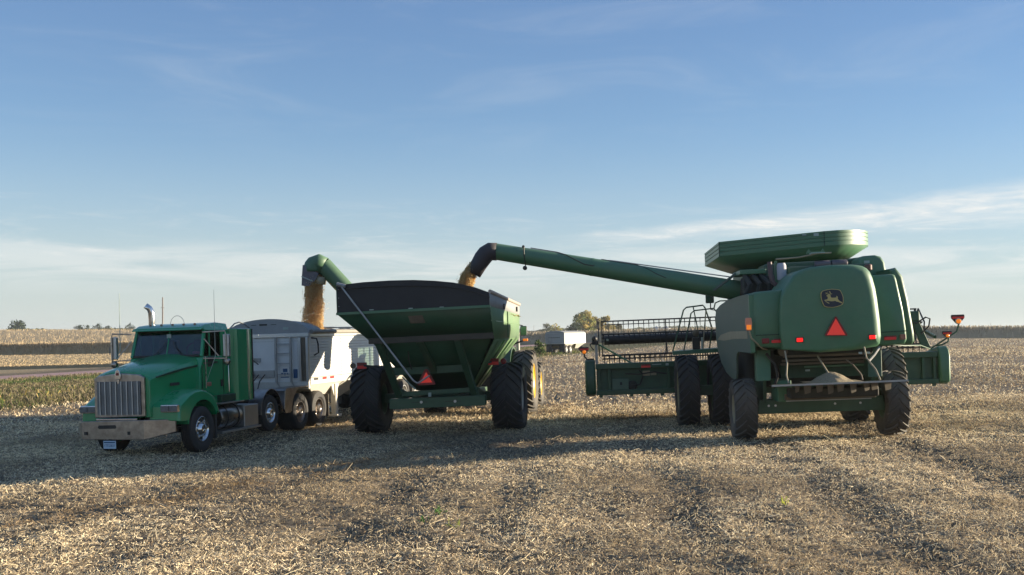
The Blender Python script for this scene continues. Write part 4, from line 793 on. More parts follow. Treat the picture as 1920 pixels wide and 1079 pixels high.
# ================================================================ falling grain
def stream(name, path, rad, label, n, seed):
    r = np.random.default_rng(seed); P = np.array(path); K = len(P); t = r.random(n); t = t * (K - 1); i = np.clip(t.astype(int), 0, K - 2); f = (t - i)[:, None]; c = P[i] * (1 - f) + P[i + 1] * f
    R = np.array(rad)[i] * (1 - f[:, 0]) + np.array(rad)[i + 1] * f[:, 0]; a = r.random(n) * 2 * PI; q = R * (r.random(n) ** .5) * np.where(r.random(n) < .90, 1, 1 + .45 * r.random(n) ** 2)
    w = .10 * np.sin(c[:, 2] * 6 + a) + .06 * np.sin(c[:, 2] * 15 + a * 3); c = c + np.c_[np.cos(a) * q * (1 + w), np.sin(a) * q, r.normal(size=n) * .03]
    s = .0065 + .005 * r.random(n); tet = np.array([(1, 1, 1), (-1, -1, 1), (-1, 1, -1), (1, -1, -1)]) ; ro = r.normal(size=(n, 4, 3)) * .25
    V = (c[:, None, :] + (tet[None] + ro) * s[:, None, None] * np.array([.7, .7, 1.0])).reshape(-1, 3); b = np.arange(n)[:, None] * 4
    F = np.concatenate([b + np.array(x) for x in ((0, 1, 2), (0, 3, 1), (0, 2, 3), (1, 3, 2))])
    pal = np.array([(.96, .79, .50), (.92, .72, .40), (.98, .88, .64), (.78, .56, .30)]); T = np.repeat(pal[r.integers(0, 4, n)], 4, 0)
    tag(arr_mesh(name, V, F, GRAINM, T), label, 'grain', kind='stuff')
    # dense core of the fall
stream('falling_grain', [(-5.94, 32.3, 4.40), (-5.97, 32.3, 4.06), (-6.00, 32.3, 3.67), (-6.03, 32.3, 3.18), (-6.0, 32.3, 2.6)], [.16, .27, .28, .32, .33], 'golden stream of soybeans falling from the cart auger into the trailer', 23000, 5)
# ================================================================ farm tractor ahead of the cart
def tractor():
    T = frame('farm_tractor', (-1.0, 34.5, -.03), 7.5, .03, 'green farm tractor with yellow wheels hitched in front of the grain cart', 'tractor')
    for s in (1, -1):
        ag_wheel(T, s * 1.48, 0, 1.0, .66, .56, 22, YELLOW, RUBBERD, .055, s); ag_wheel(T, s * 1.43, 3.0, .77, .56, .42, 20, YELLOW, RUBBERD, .05, s)
        f = MB(); f.prism('x', arc(0, 1.0, 1.12, 30, 150, 12) + arc(0, 1.0, 1.06, 150, 30, 12), *(sorted((s * .9, s * 1.12)))); f.build('fender', GREEND, T)
        MB().bar((s * 1.0, .3, 2.16), (s * 1.42, .3, 2.30), .05, .05).build('lamp_arm', BLACK, T); MB().box(*(sorted((s * 1.40, s * 1.56))), .26, .34, 2.28, 2.36).build('warning_lamp', AMBER, T, .02)
        MB().tube([(s * .85, 1.5, 2.78), (s * 1.15, 1.5, 2.82), (s * 1.27, 1.5, 2.78)], .018, 6).build('mirror_arm', BLACK, T); q = MB().box(*(sorted((s * 1.17, s * 1.40))), 1.46, 1.52, 2.46, 2.78).build('mirror', BLACK, T, .04, 3)
        MB().box(*(sorted((s * 1.19, s * 1.38))), 1.452, 1.459, 2.48, 2.76).build('mirror_glass', MIRROR, q)
    MB().box(-.45, .45, -.4, 3.6, .7, 1.15).build('chassis', BLACK, T, .03); MB().box(-.35, .35, 1.7, 4.1, 1.1, 1.95).build('hood', GREEN, T, .12, 4)
    MB().box(-.9, .9, -.1, .1, .9, 1.1).build('axle', BLACK, T); MB().box(-1.0, 1.0, 2.94, 3.06, .68, .84).build('front_axle', BLACK, T)
    c = MB(); 
    for x, y in ((-.85, -.15), (.85, -.15), (-.85, .85), (.85, .85), (-.8, 1.65), (.8, 1.65)): c.bar((x, y, 1.35), (x * .94, y, 2.9), .07, .07)
    c.box(-.9, .9, -.2, 1.7, 1.2, 1.75); c.build('cab', GREEN, T, .02)
    MB().box(-.95, .95, -.35, 1.85, 2.88, 3.08).build('cab_roof', GREEN, T, .07, 3); MB().box(-.35, .35, .2, .6, 1.7, 2.5).build('seat', INT, T, .06)
    for a in ((-.84, -.83, -.1, 1.6), (.83, .84, -.1, 1.6)): MB().box(*a, 1.75, 2.88).build('side_window', GLASS, T)
    MB().box(-.8, .8, -.16, -.155, 1.75, 2.88).build('rear_window', GLASS, T); MB().box(-.76, .76, 1.65, 1.655, 1.75, 2.88).build('windshield', GLASS, T)
    MB().tube([(1.02, 1.9, 1.3), (1.02, 1.9, 2.55), (1.05, 1.9, 2.6)], .07, 12).build('exhaust_pipe', STEEL, T)
tractor()
# ================================================================ combine harvester
def shell(parent, name, pts, v0, v1, m, rings=((.13, 0), (.055, .016), (.016, .055), (0, .13)), dome=0, label=None, soft=None):
    """a moulded shroud: outline pts (u,w) rounded at the rear, carried forward to v1"""
    n = len(pts); P = [Vector((x, 0, z)) for x, z in pts]; area = sum(pts[i][0] * pts[(i + 1) % n][1] - pts[(i + 1) % n][0] * pts[i][1] for i in range(n)); sg = 1 if area > 0 else -1
    nr = []
    for i in range(n):
        a = (P[i] - P[i - 1]).normalized(); b = (P[(i + 1) % n] - P[i]).normalized(); t = (a + b).normalized(); k = 1 / max(.5, t.dot(b)); nr.append(Vector((-t.z, 0, t.x)) * sg * k)
    R = []
    cx = sum(p.x for p in P) / n; cz = sum(p.z for p in P) / n
    if dome:
        for f in (.25, .5, .75): R.append([(cx + (p.x + q.x * .16 - cx) * f, v0 - dome * (1 - f * f), cz + (p.z + q.z * .16 - cz) * f) for p, q in zip(P, nr)])
    K = [soft(p.x, p.z) if soft else 1 for p in P]
    for ins, dv in rings: R.append([(p.x + q.x * ins * k_, v0 + dv * k_, p.z + q.z * ins * k_) for p, q, k_ in zip(P, nr, K)])
    R.append([(p.x, v1, p.z) for p in P])
    b = MB(); b.loft(R); return b.build(name, m, parent, angle=50, label=label)
def combine():
    T = frame('combine_harvester', (6.87, 23.95, .2), 4.5, .04, 'large green combine harvester seen from behind with leaping deer emblem and orange triangle', 'combine')
    RX = (PI / 2, 0, 0)
    # moulded rear hood: central hump, two wings
    hump = [(1.02, 2.02), (.48, 1.96), (-.18, 1.94), (-.97, 2.03), (-1.01, 2.4), (-1.0, 2.8), (-.97, 3.11), (-.93, 3.24), (-.87, 3.34), (-.78, 3.46), (-.69, 3.58), (-.59, 3.65), (-.46, 3.71), (-.33, 3.74), (-.1, 3.76), (.11, 3.77), (.55, 3.76), (.76, 3.73), (.86, 3.68), (.93, 3.60), (.98, 3.47), (1.03, 3.25), (1.06, 3.02), (1.10, 2.57), (1.11, 2.24), (1.08, 2.08)]
    shell(T, 'rear_hood', hump, -1.6, .2, GREEN, rings=((.13, 0), (.095, .006), (.065, .018), (.038, .038), (.016, .065), (.004, .1), (0, .13)), dome=.02, soft=lambda x, z: (.30 if z < 3.2 and x < -.8 else .6) + 1.3 * max(0, min(1, (x - .35) / .55)))
    lw = [(-.80, 2.03), (-1.38, 2.10), (-1.47, 2.14), (-1.53, 2.24), (-1.53, 2.69), (-1.52, 3.1), (-1.50, 3.25), (-1.44, 3.275), (-1.2, 3.29), (-.80, 3.31)]
    shell(T, 'hood_wing', lw, -1.40, .6, GREEN, ((.06, 0), (.02, .015), (0, .06)))
    rw = [(1.0, 2.01), (1.0, 3.53), (1.47, 3.545), (1.53, 3.52), (1.56, 3.44), (1.62, 3.10), (1.68, 2.76), (1.72, 2.38), (1.73, 2.14), (1.68, 2.04)]
    shell(T, 'hood_wing', rw, -1.10, .6, GREEN, ((.06, 0), (.02, .015), (0, .06)))
    # lamp recess bands
    lb = MB(); lb.prism('y', [(-1.44, 2.15), (-.60, 2.14), (-.48, 2.18), (-.46, 2.26), (-.6, 2.33), (-.98, 2.325), (-1.44, 2.32)], -1.455, -1.38)
    for (x0, x1, z0, z1, mm, vv, nm) in ((-1.37, -1.22, 2.17, 2.28, REDDULL, -1.47, 'tail_lamp'), (-1.17, -.88, 2.175, 2.24, REDREF, -1.47, 'reflector'), (1.24, 1.49, 2.14, 2.205, REDREF, -1.16, 'reflector'), (1.57, 1.69, 2.14, 2.25, AMBERD, -1.15, 'turn_lamp')):
        MB().box(x0, x1, vv, vv + .08, z0, z1).build(nm, mm, T, .015, 3)
    MB().box(-1.12, -.80, -1.474, -1.3, 2.245, 2.262).build('reflector_top', REDDULL, T); MB().box(1.24, 1.49, -1.164, -1.0, 2.21, 2.228).build('reflector_top', REDDULL, T)
    for x, nm in ((-.62, 'lit_lamp'), (.87, 'lit_lamp')):
        q = MB().box(x - .09, x + .09, -1.63, -1.55, 2.165, 2.285).build('lamp_bezel', STRIPE, T, .03, 3); MB().box(x - .065, x + .065, -1.645, -1.62, 2.18, 2.265).build('tail_lamp', REDLIT, q, .02, 3)
    hl = MB(); hl.bar((-1.5, -1.415, 2.35), (-.98, -1.415, 2.355), .03, .02); hl.bar((1.15, -1.115, 2.31), (1.72, -1.115, 2.32), .03, .02); hl.build('hood_crease', STRIPE, T)
    # emblem
    sc = .00118; lg = lambda x, y: (.07 + (x - 352) * sc, 3.065 - (y - 285) * sc)
    outl = [(165, 172), (182, 152), (205, 140), (270, 126), (350, 118), (430, 126), (485, 138), (502, 150), (515, 175), (535, 220), (548, 270), (549, 330), (545, 375), (535, 398), (500, 418), (430, 440), (350, 449), (270, 442), (225, 430), (205, 412), (185, 365), (168, 310), (158, 255), (158, 205)]
    def inset(k): return [lg(352 + (x - 352) * k, 285 + (y - 285) * k) for x, y in outl]
    em = MB().prism('y', inset(1.0), -1.668, -1.64).build('emblem', YEL, T); MB().prism('y', inset(.945), -1.671, -1.6685).build('emblem_field', DECAL, em)
    deer = [(252, 236), (262, 226), (278, 220), (290, 212), (312, 212), (326, 222), (324, 240), (330, 262), (345, 274), (400, 276), (418, 272), (432, 262), (422, 250), (430, 244), (444, 254), (454, 274), (447, 290), (462, 318), (485, 340), (515, 358), (533, 386), (500, 374), (462, 354), (430, 346), (405, 332), (370, 336), (330, 336), (300, 330), (275, 326), (250, 324), (236, 322), (256, 340), (282, 354), (304, 366), (298, 377), (266, 362), (236, 336), (214, 312), (240, 305), (266, 300), (278, 282), (276, 256), (262, 246)]
    dm = MB().prism('y', [lg(*p) for p in deer], -1.674, -1.6712)
    for a, c in (((296, 214), (330, 200)), ((330, 200), (318, 155)), ((324, 190), (303, 158)), ((326, 203), (353, 208)), ((353, 208), (350, 198)), ((300, 214), (262, 200)), ((262, 200), (246, 176)), ((285, 207), (278, 164)), ((264, 200), (240, 203))):
        (x0, z0), (x1, z1) = lg(*a), lg(*c); dm.bar((x0, -1.6728, z0), (x1, -1.6728, z1), .004, .010)
    dm.build('deer_mark', YEL, em)
    sv = MB().prism('y', [(-.10, 2.285), (.345, 2.27), (.355, 2.30), (.145, 2.68), (.12, 2.68), (-.105, 2.315)], -1.668, -1.645).build('slow_vehicle_sign', REDDULL, T); MB().prism('y', [(-.065, 2.305), (.31, 2.292), (.13, 2.64)], -1.672, -1.6685).build('sign_core', ORANGE, sv)
    # right outer side panel
    shell(T, 'side_shroud', [(1.62, 2.02), (1.62, 2.31), (1.56, 3.10), (1.50, 3.48), (1.46, 3.66), (1.62, 3.69), (1.76, 3.50), (1.86, 2.99), (1.95, 2.30), (1.96, 2.10), (1.90, 2.01)], -.90, 3.6, AUGERG, ((.08, 0), (.05, .014), (.024, .04), (.008, .075), (0, .11)))
    # left side panel, grey green, with the fin before the wheel
    S_ = [(-1.28, 1.96), (-1.28, 3.22), (-.98, 3.25), (.2, 3.23), (1.4, 3.19), (2.4, 3.10), (3.0, 3.0), (3.15, 2.8), (3.15, 2.3), (3.0, 2.0), (2.5, 1.66), (1.9, 1.45), (1.2, 1.33), (.65, 1.32), (.52, 1.5), (.50, 1.8), (.40, 1.92), (.2, 1.97), (-.5, 1.97)]
    uo = lambda v: -1.585 - .055 * (v + 1.2)
    p = MB(); k = len(S_); p.add([(uo(v), v, w) for v, w in S_] + [(uo(v) + .05, v, w) for v, w in S_], [tuple(range(k)), tuple(range(k, 2 * k))] + [(i, (i + 1) % k, k + (i + 1) % k, k + i) for i in range(k)])
    sp = p.build('side_panel', GREENG, T, .015)
    q = MB(); D = [(-.95, 2.28), (-.95, 2.45), (1.2, 2.44), (2.4, 2.36), (2.9, 2.24), (2.0, 2.22), (.6, 2.27)]; k = len(D); q.add([(uo(v) - .006, v, w) for v, w in D] + [(uo(v) - .002, v, w) for v, w in D], [tuple(range(k)), tuple(range(k, 2 * k))] + [(i, (i + 1) % k, k + (i + 1) % k, k + i) for i in range(k)]); q.build('tan_side_stripe', CREAM, sp)
    MB().box(-1.60, -1.50, -1.36, -1.25, 1.98, 3.22).build('corner_panel', GREEN, T, .02)
    # body core and dark interior
    MB().box(-1.35, 1.5, -.6, 4.4, 2.0, 3.3).build('body_core', GREEND, T, .02); MB().box(-1.15, 1.2, .3, 4.6, 1.15, 2.0).build('separator_body', CAVITY, T, .02)
    MB().box(-.85, 1.05, -.9, .3, 1.86, 2.0).build('chopper_housing', CAVITY, T, .02)
    for z, v in ((1.84, -.95), (1.74, -.8), (1.66, -.6)): MB().box(-.86, 1.0, v, v + .06, z, z + .05).build('housing_lip', TAN, T, .01)
    MB().hexa([(-.8, -.3, 1.36), (1.05, -.3, 1.36), (1.05, -.2, 1.36), (-.8, -.2, 1.36), (-.8, -.1, 1.66), (1.05, -.1, 1.66), (1.05, 0, 1.66), (-.8, 0, 1.66)]).build('rear_shoe_panel', GREEND, T, .01)
    MB().bar((-.3, -.32, 1.60), (1.0, -.32, 1.60), .02, .04).build('shoe_rail', GREEN, T)
    MB().box(-.28, -.18, -.325, -.31, 1.5, 1.54).build('shoe_decal', PALE, T)
    # side frames left and right of the opening
    for s, x in ((-1, -1.18), (1, 1.18)):
        f = MB(); f.prism('x', [(-.55, 2.0), (.9, 2.0), (.9, .75), (.1, .62), (-.25, .8), (-.35, 1.5)], x - .04, x + .04); f.build('side_frame', GREEND, T, .01)
        MB().hexa([(x - .25, -.9, 1.35), (x + .05, -.9, 1.35), (x + .05, -.6, 1.35), (x - .25, -.6, 1.35), (x - .22, -.8, 2.02), (x + .08, -.8, 2.02), (x + .08, -.5, 2.02), (x - .22, -.5, 2.02)]).build('frame_post', GREEN if s < 0 else GREEND, T, .015)
    MB().tube([(-1.22, -.95, 1.95), (-1.05, -1.0, 1.7), (-1.0, -1.0, 1.45), (-1.08, -.9, 1.2)], .03, 8).build('hydraulic_hose', BLACK, T)
    MB().lathe([(-.02, .10), (.02, .11)], (-.86, -.95, 1.98), 'y', 18).build('pulley', TAN, T)
    # chaff tray with residue pile, hangers, spreader vanes
    tr = MB(); tr.hexa([(-1.33, -2.2, 1.30), (1.40, -2.2, 1.31), (1.36, -.8, 1.24), (-1.1, -.8, 1.24), (-1.33, -2.2, 1.325), (1.40, -2.2, 1.335), (1.36, -.8, 1.26), (-1.1, -.8, 1.26)]); tr.build('spreader_deck', mat('worn_steel_deck', (.10, .11, .10), .55, .3, dust=.5, dustcol=(.3, .25, .17), var=.2), T, .008)
    MB().bar((-1.33, -2.21, 1.31), (1.40, -2.21, 1.325), .03, .035).build('deck_edge', STEEL, T)
    for (x, v, x2, v2) in ((-.95, -1.9, -.93, -1.0), (.92, -1.9, .55, -1.1), (.99, -1.6, .86, -.9), (.34, -.6, .3, -.7)):
        pass
    MB().tube([(-.95, -2.0, 1.34), (-.97, -1.9, 1.5), (-.92, -1.75, 1.75), (-.93, -1.6, 2.0)], .018, 8).build('deck_hanger', CREAM, T)
    MB().tube([(.90, -2.0, 1.34), (.84, -1.9, 1.56), (.70, -1.75, 1.80), (.70, -1.6, 2.02)], .018, 8).build('deck_hanger', CREAM, T)
    MB().tube([(.62, -1.7, 1.34), (.62, -1.6, 1.45), (.50, -1.4, 1.66), (.40, -1.3, 1.76)], .016, 6).build('chain', TAN, T)
    MB().tube([(-.08, -1.75, 1.50), (-.12, -1.6, 1.62), (-.2, -1.3, 1.86)], .018, 6).build('crop_rod', CREAM, T)
    MB().tube([(.86, -1.3, 1.72), (1.0, -1.2, 1.84), (1.14, -1.1, 2.0)], .03, 8).build('hanger_tube', STEEL, T)
    for s in (-1, 1): MB().box(.68 * 1 + s * .08 - .02, .68 + s * .08 + .04, -1.66, -1.6, 1.88, 1.92).build('bolt_head', PALE, T)
    g = np.linspace(-.55, .62, 44); h = np.linspace(-2.15, -1.0, 40); X, Y = np.meshgrid(g, h); rr = np.sqrt(((X + .0) / .43) ** 2 + ((Y + 1.65) / .42) ** 2)
    Z = 1.295 + .23 * (np.clip(1.05 - rr ** 1.4, 0, 1) * .9 + .1) * (1 + .25 * (fbm(X * 3, Y * 3, 2, 1.) - .5)) + .05 * (fbm(X * 4, Y * 4, 3, 2.) - .5) * (rr < 1.05); Vv = np.c_[X.ravel(), Y.ravel(), Z.ravel()]; i = (np.arange(43)[None, :] + 44 * np.arange(39)[:, None]).ravel()
    o = arr_mesh('residue_pile', Vv, np.c_[i, i + 1, i + 45, i + 44], mat('chaff', (.30, .24, .15), .9, var=.3, nscale=30, bump=1, bscale=60), None, None, True); o.matrix_world = T.matrix_world.copy(); tag(o, 'small heap of tan chaff on the rear deck of the combine', 'chaff pile', kind='stuff')
    for k in range(9):
        x = -.80 + k * .225 + random.uniform(-.05, .05); hh = random.uniform(.12, .2); w = random.uniform(.07, .15)
        MB().hexa([(x, -1.95, 1.28 - hh), (x + w, -1.90, 1.28 - hh * .85), (x + w, -1.88, 1.28 - hh * .85), (x, -1.93, 1.28 - hh), (x - .02, -1.95, 1.29), (x + w + .02, -1.9, 1.29), (x + w + .02, -1.88, 1.29), (x - .02, -1.93, 1.29)]).build('spreader_vane', TAN, T, .006)
    MB().box(-.85, 1.0, -1.5, -1.1, .98, 1.2).build('spreader_drum', CAVITY, T, .04); MB().hexa([(-1.15, -2.0, 1.28), (-.8, -2.0, 1.28), (-.8, -1.0, 1.24), (-1.15, -1.0, 1.24), (-1.2, -2.0, 1.29), (-.8, -2.0, 1.29), (-.8, -1.0, 1.26), (-1.2, -1.0, 1.26)]).build('deck_gusset', TAN, T)
    MB().box(-.86, 1.05, -1.02, -.9, .92, 1.05).build('tan_crossbar', TAN, T, .01); MB().bar((-.85, -1.03, .905), (.95, -1.03, .905), .02, .02).build('wire_rail', STEEL, T)
    MB().hexa([(-1.35, -.25, .58), (1.45, -.25, .58), (1.45, .05, .58), (-1.35, .05, .58), (-1.3, -.25, .90), (1.4, -.25, .90), (1.4, .05, .90), (-1.3, .05, .90)]).build('rear_axle', GREEND, T, .02)
    for x in (-1.1, .9, -.95, .35): MB().lathe([(-.02, .025), (.0, .025)], (x, -.25, .76), 'y', 10).build('bolt', ALU, T)
    MB().box(-1.0, -.7, -.9, .0, .88, 1.35).build('axle_post', GREEN, T, .02)
    # wheels
    ag_wheel(T, -1.63, 0, .69, .50, .33, 18, mat('dusty_tan_rim', (.30, .26, .16), .6, dust=.4), RUBBERD, .04, -1, .05); ag_wheel(T, 1.63, 0, .72, .50, .33, 18, GREEND, RUBBERD, .045, 1, .06)
    for x in (-2.56, -1.70, 1.70, 2.56): ag_wheel(T, x, 3.7, .935, .54, .53, 24, mat('dusty_tan_rim.front', (.25, .22, .12), .6, dust=.4) if x == -2.56 else GREEND, RUBBER if x < 0 else RUBBERD, .05, 1 if x > 0 else -1, .055)
    MB().box(-2.5, 2.5, 3.6, 3.8, .80, 1.06).build('front_axle', GREEND, T, .02)
    # engine deck, filter, tanks
    MB().prism('y', [(-.9, 3.3), (-.9, 3.98), (-.4, 4.0), (.94, 4.02), (1.3, 4.05), (1.56, 4.03), (1.68, 3.9), (1.70, 3.3)], .9, 1.9).build('engine_cover', GREEND, T, .05, 3)
    shell(T, 'engine_screen_housing', [(1.1, 3.3), (1.1, 3.95), (1.2, 4.03), (1.45, 4.04), (1.58, 4.0), (1.66, 3.88), (1.70, 3.6), (1.70, 3.3)], .15, 1.2, GREEN, ((.06, 0), (.02, .02), (0, .06)))
    MB().box(-.5, 1.3, .1, .9, 3.3, 3.86).build('engine_bay', GREEND, T, .05)
    MB().lathe([(0, .09), (.03, .105), (.32, .105), (.38, .08)], (-.66, -.02, 3.56), 'z', 20).build('air_filter', FILTER, T)
    MB().box(-.80, -.74, .02, .08, 3.45, 4.0).build('filter_bracket', GREEN, T); MB().tube([(-.92, 0, 3.98), (-.90, 0, 3.7), (-.86, 0, 3.52), (-.78, 0, 3.45), (-.5, .1, 3.46)], .055, 10).build('intake_pipe', mat('rusty_pipe', (.14, .09, .09), .6, var=.2), T)
    MB().tube([(-.78, -.03, 4.03), (-.25, -.03, 4.05), (.15, -.03, 4.12), (.45, -.03, 4.12)], .018, 8).build('deck_rail', CREAM, T)
    MB().box(.0, .30, -.1, .15, 4.12, 4.14).build('step_plate', PALE, T); MB().prism('y', [(-.05, 4.14), (.0, 4.24), (.05, 4.18), (.28, 4.18), (.32, 4.24), (.37, 4.14)], .2, .26).build('deck_step', GREEN, T)
    for x in (.25, .62): MB().lathe([(-.18, .07), (-.16, .085), (.14, .085), (.16, .07)], (x, -.05, 3.87), 'x', 16).build('muffler', mat('muffler_steel', (.14, .12, .13), .5, .6), T)
    MB().lathe([(-.07, .05), (-.05, .08), (.05, .08), (.07, .05)], (1.05, -.8, 3.72), 'z', 14).build('knob_cover', mat('dull_red', (.14, .06, .05), .6), T); MB().box(1.2, 1.32, .14, .155, 3.86, 3.92).build('deck_decal', PALE, T)
    MB().box(-1.5, -.9, .6, 1.9, 3.75, 3.86).build('side_deck', GREEN, T, .02); MB().bar((-2.0, 1.6, 3.45), (-1.48, 1.4, 3.82), .1, .05).build('deck_brace', GREENG, T)
    for k in range(3): MB().tube([(-1.40 + .27 * k, .5, 3.28), (-1.30 + .22 * k, .45, 3.5), (-1.38 + .18 * k, .7, 3.72)], .06, 8).build('duct', CAVITY, T)
    MB().box(-1.4, -.5, .7, 1.3, 3.3, 3.7).build('engine_side', CAVITY, T, .04)
    # grain tank with fold-out extensions
    rim = [(-1.80, 1.9), (-.6, 1.68), (.62, 1.45), (.95, 1.48), (1.22, 1.60), (1.48, 1.80), (1.72, 2.10), (1.90, 2.5), (1.98, 2.9), (2.0, 4.7), (1.2, 5.4), (-1.2, 5.5), (-1.85, 4.9)]
    ztop = lambda x, y: 4.70 + .04 * x - .02 * (y - 2); zbot = lambda x, y: ztop(x, y) - .35; cx_, cy_ = .1, 3.4
    def tr_(f, t): return [(cx_ + (x - cx_) * f, cy_ + (y - cy_) * f, zbot(x, y) + (ztop(x, y) - zbot(x, y)) * t) for x, y in rim]
    bd = MB(); bd.loft([tr_(1.0, 0), tr_(1.0, .26), tr_(.992, .275), tr_(.992, .30), tr_(1.0, .315), tr_(1.0, .53), tr_(.992, .545), tr_(.992, .57), tr_(1.0, .585), tr_(1.0, .80), tr_(.992, .815), tr_(.992, .84), tr_(1.0, .855), tr_(1.0, 1.0), tr_(.985, 1.0), tr_(.985, .1)], False, False); bd.build('tank_extension', GREEN, T, angle=28)
    low = [(cx_ + (x - cx_) * .66, cy_ + (y - cy_) * .62) for x, y in rim]
    fn = MB(); fn.loft([tr_(.998, .02), [(x, y, 3.98 + .03 * x) for x, y in low]], False, False); fn.build('tank_funnel', GREEN, T, angle=28, solid=.01)
    for k in (0, 2): x, y = rim[k]; MB().box(x - .012, x + .012, y - .012, y - .002, zbot(x, y), ztop(x, y)).build('panel_seam', STRIPE, T)
    MB().prism('z', [(x, y) for x, y in low], 3.3, 3.98).build('grain_tank', GREEND, T, .02)
    MB().box(-.75, 1.15, 2.3, 2.36, 3.75, 4.08).build('tank_rear_panel', GREEN, T)
    bx = bpy.data.materials['grain_heap']; 
    dcl = MB(); dcl.box(.05, .13, 1.56, 1.565, 4.68, 4.70); 
    MB().box(.12, .22, 1.515, 1.52, 4.66, 4.69).build('tank_decal', PALE, T); MB().box(.38, .50, 1.468, 1.473, 4.63, 4.70).build('tank_decal', PALE, T)
    # unloading auger
    a0, a1 = Vector((-1.05, 2.0, 3.36)), Vector((-7.27, 2.0, 4.655)); d = (a1 - a0).normalized()
    MB().tube([a0, a0.lerp(a1, .55), a1], [.245, .222, .205], 28).build('unloading_auger', GREEN, T)
    for t in (.12, .62): c = a0.lerp(a1, t); MB().tube([c - d * .02, c + d * .02], .243 if t < .5 else .226, 28).build('auger_band', GREEN, T)
    hp = [Vector((-7.25, 2, 4.65)), Vector((-7.42, 2, 4.66)), Vector((-7.52, 2.0, 4.60)), Vector((-7.61, 2.0, 4.50)), Vector((-7.71, 2, 4.35)), Vector((-7.85, 2, 4.12))]
    MB().tube(hp, [.215, .22, .22, .215, .20, .18], 24, False).build('rubber_spout', mat('purple_black_rubber', (.022, .02, .03), .6, dust=.12), T, solid=.012)
    c_ = a0.lerp(a1, .885); q = MB().tube([c_ + Vector((0, -.21, .22)), c_ + Vector((0, -.235, .0)), c_ + Vector((.02, -.1, -.27))], .012, 6).build('auger_lamp_bracket', BLACK, T); MB().lathe([(-.045, .02), (-.02, .055), (.03, .055), (.05, .03)], c_ + Vector((.0, -.12, -.30)), 'y', 14).build('auger_lamp', BLACK, T)
    MB().lathe([(-.03, .035), (.03, .035)], c_ + Vector((-.02, -.1, .23)), 'y', 12).build('lamp_cap', BLACK, T)
    pts = []
    for k in range(24):
        t = .86 - k * .035; p_ = a0.lerp(a1, t); r_ = .232; ph = math.radians(45 + 42 * math.sin(k * .72)) if k % 8 > 2 else math.radians(78); pts.append((p_.x, p_.y - r_ * math.cos(ph), p_.z + r_ * math.sin(ph)))
    MB().tube(pts, .011, 6).build('auger_hose', BLACK, T)
    MB().tube([a0.lerp(a1, .08) + Vector((0, -.1, .30)), a0.lerp(a1, .55) + Vector((0, -.05, .235))], .014, 6).build('auger_rail', STEEL, T)
    MB().tube([(-1.0, 2.0, 2.9), (-1.0, 2.0, 3.3), (-1.12, 2.0, 3.40), (-1.35, 2, 3.43)], [.27, .28, .28, .26], 22).build('auger_elbow', TAN, T)
    # cab
    MB().box(-.95, .95, 4.4, 5.9, 1.7, 2.2).build('cab_base', GREEN, T, .04)
    for x, y in ((-.9, 4.45), (.9, 4.45), (-.88, 5.85), (.88, 5.85)): MB().bar((x, y, 2.2), (x * .97, y, 3.5), .09, .09).build('cab_pillar', GREEN, T)
    MB().box(-1.0, 1.0, 4.4, 6.3, 3.5, 3.68).build('cab_roof', GREEN, T, .06, 3); MB().box(-.84, .84, 5.86, 5.87, 2.2, 3.5).build('windshield', GLASS, T)
    for s in (-1, 1): MB().box(*(sorted((s * .9, s * .91))), 4.5, 5.8, 2.2, 3.5).build('cab_window', GLASS, T)
    MB().box(-.3, .3, 4.8, 5.2, 2.2, 3.1).build('seat', INT, T, .08)
    MB().tube([(-1.0, 5.9, 3.55), (-1.5, 5.4, 3.62), (-1.70, 5.3, 3.55), (-1.70, 5.3, 3.05), (-1.45, 5.4, 3.0)], .018, 6).build('mirror_arm', BLACK, T); mm = MB().box(-1.83, -1.60, 5.26, 5.33, 3.22, 3.52).build('mirror', BLACK, T, .03, 3); MB().box(-1.81, -1.62, 5.25, 5.258, 3.24, 3.50).build('mirror_glass', MIRROR, mm)
    # platform and ladder rails on the left
    MB().hexa([(-2.86, 4.2, 1.86), (-1.3, 4.2, 1.90), (-1.3, 5.2, 1.90), (-2.8, 5.2, 1.86), (-2.86, 4.2, 1.96), (-1.3, 4.2, 2.01), (-1.3, 5.2, 2.01), (-2.8, 5.2, 1.96)]).build('platform', GREEN, T, .01)
    r1 = [(-2.83, 4.6, 1.95), (-2.50, 4.6, 3.05), (-2.42, 4.6, 3.12), (-1.98, 4.6, 3.16), (-1.93, 4.6, 3.10), (-1.76, 4.6, 2.55), (-1.85, 4.6, 1.97)]
    r2 = [(-2.56, 4.3, 1.95), (-2.33, 4.3, 2.95), (-2.24, 4.3, 3.02), (-1.72, 4.3, 3.06), (-1.62, 4.3, 2.9), (-1.50, 4.3, 2.55)]
    for r_, w in ((r1, .020), (r2, .018)): MB().tube(r_, w, 8).build('ladder_rail', GREEND, T)
    MB().tube([(-2.24, 4.6, 3.14), (-2.12, 4.6, 2.4), (-2.20, 4.6, 1.97)], .016, 8).build('ladder_rail', GREEND, T); MB().tube([(-1.93, 4.3, 3.04), (-2.02, 4.3, 2.3), (-2.05, 4.3, 1.97)], .016, 8).build('ladder_rail', CREAM, T)
    MB().tube([(-1.72, 4.3, 3.06), (-1.68, 4.3, 3.2), (-1.55, 4.35, 3.25), (-1.3, 4.4, 3.25)], .018, 8).build('ladder_rail', GREEND, T)
    MB().box(-2.30, -2.10, 4.5, 4.62, 1.97, 2.30).build('control_box', BLACK, T, .02); MB().lathe([(-.05, .05), (-.02, .09), (.04, .09)], (-2.20, 4.5, 2.42), 'y', 12).build('work_lamp', TAN, T); MB().box(-2.07, -2.02, 4.48, 4.54, 2.0, 2.3).build('white_tag', PALE, T)
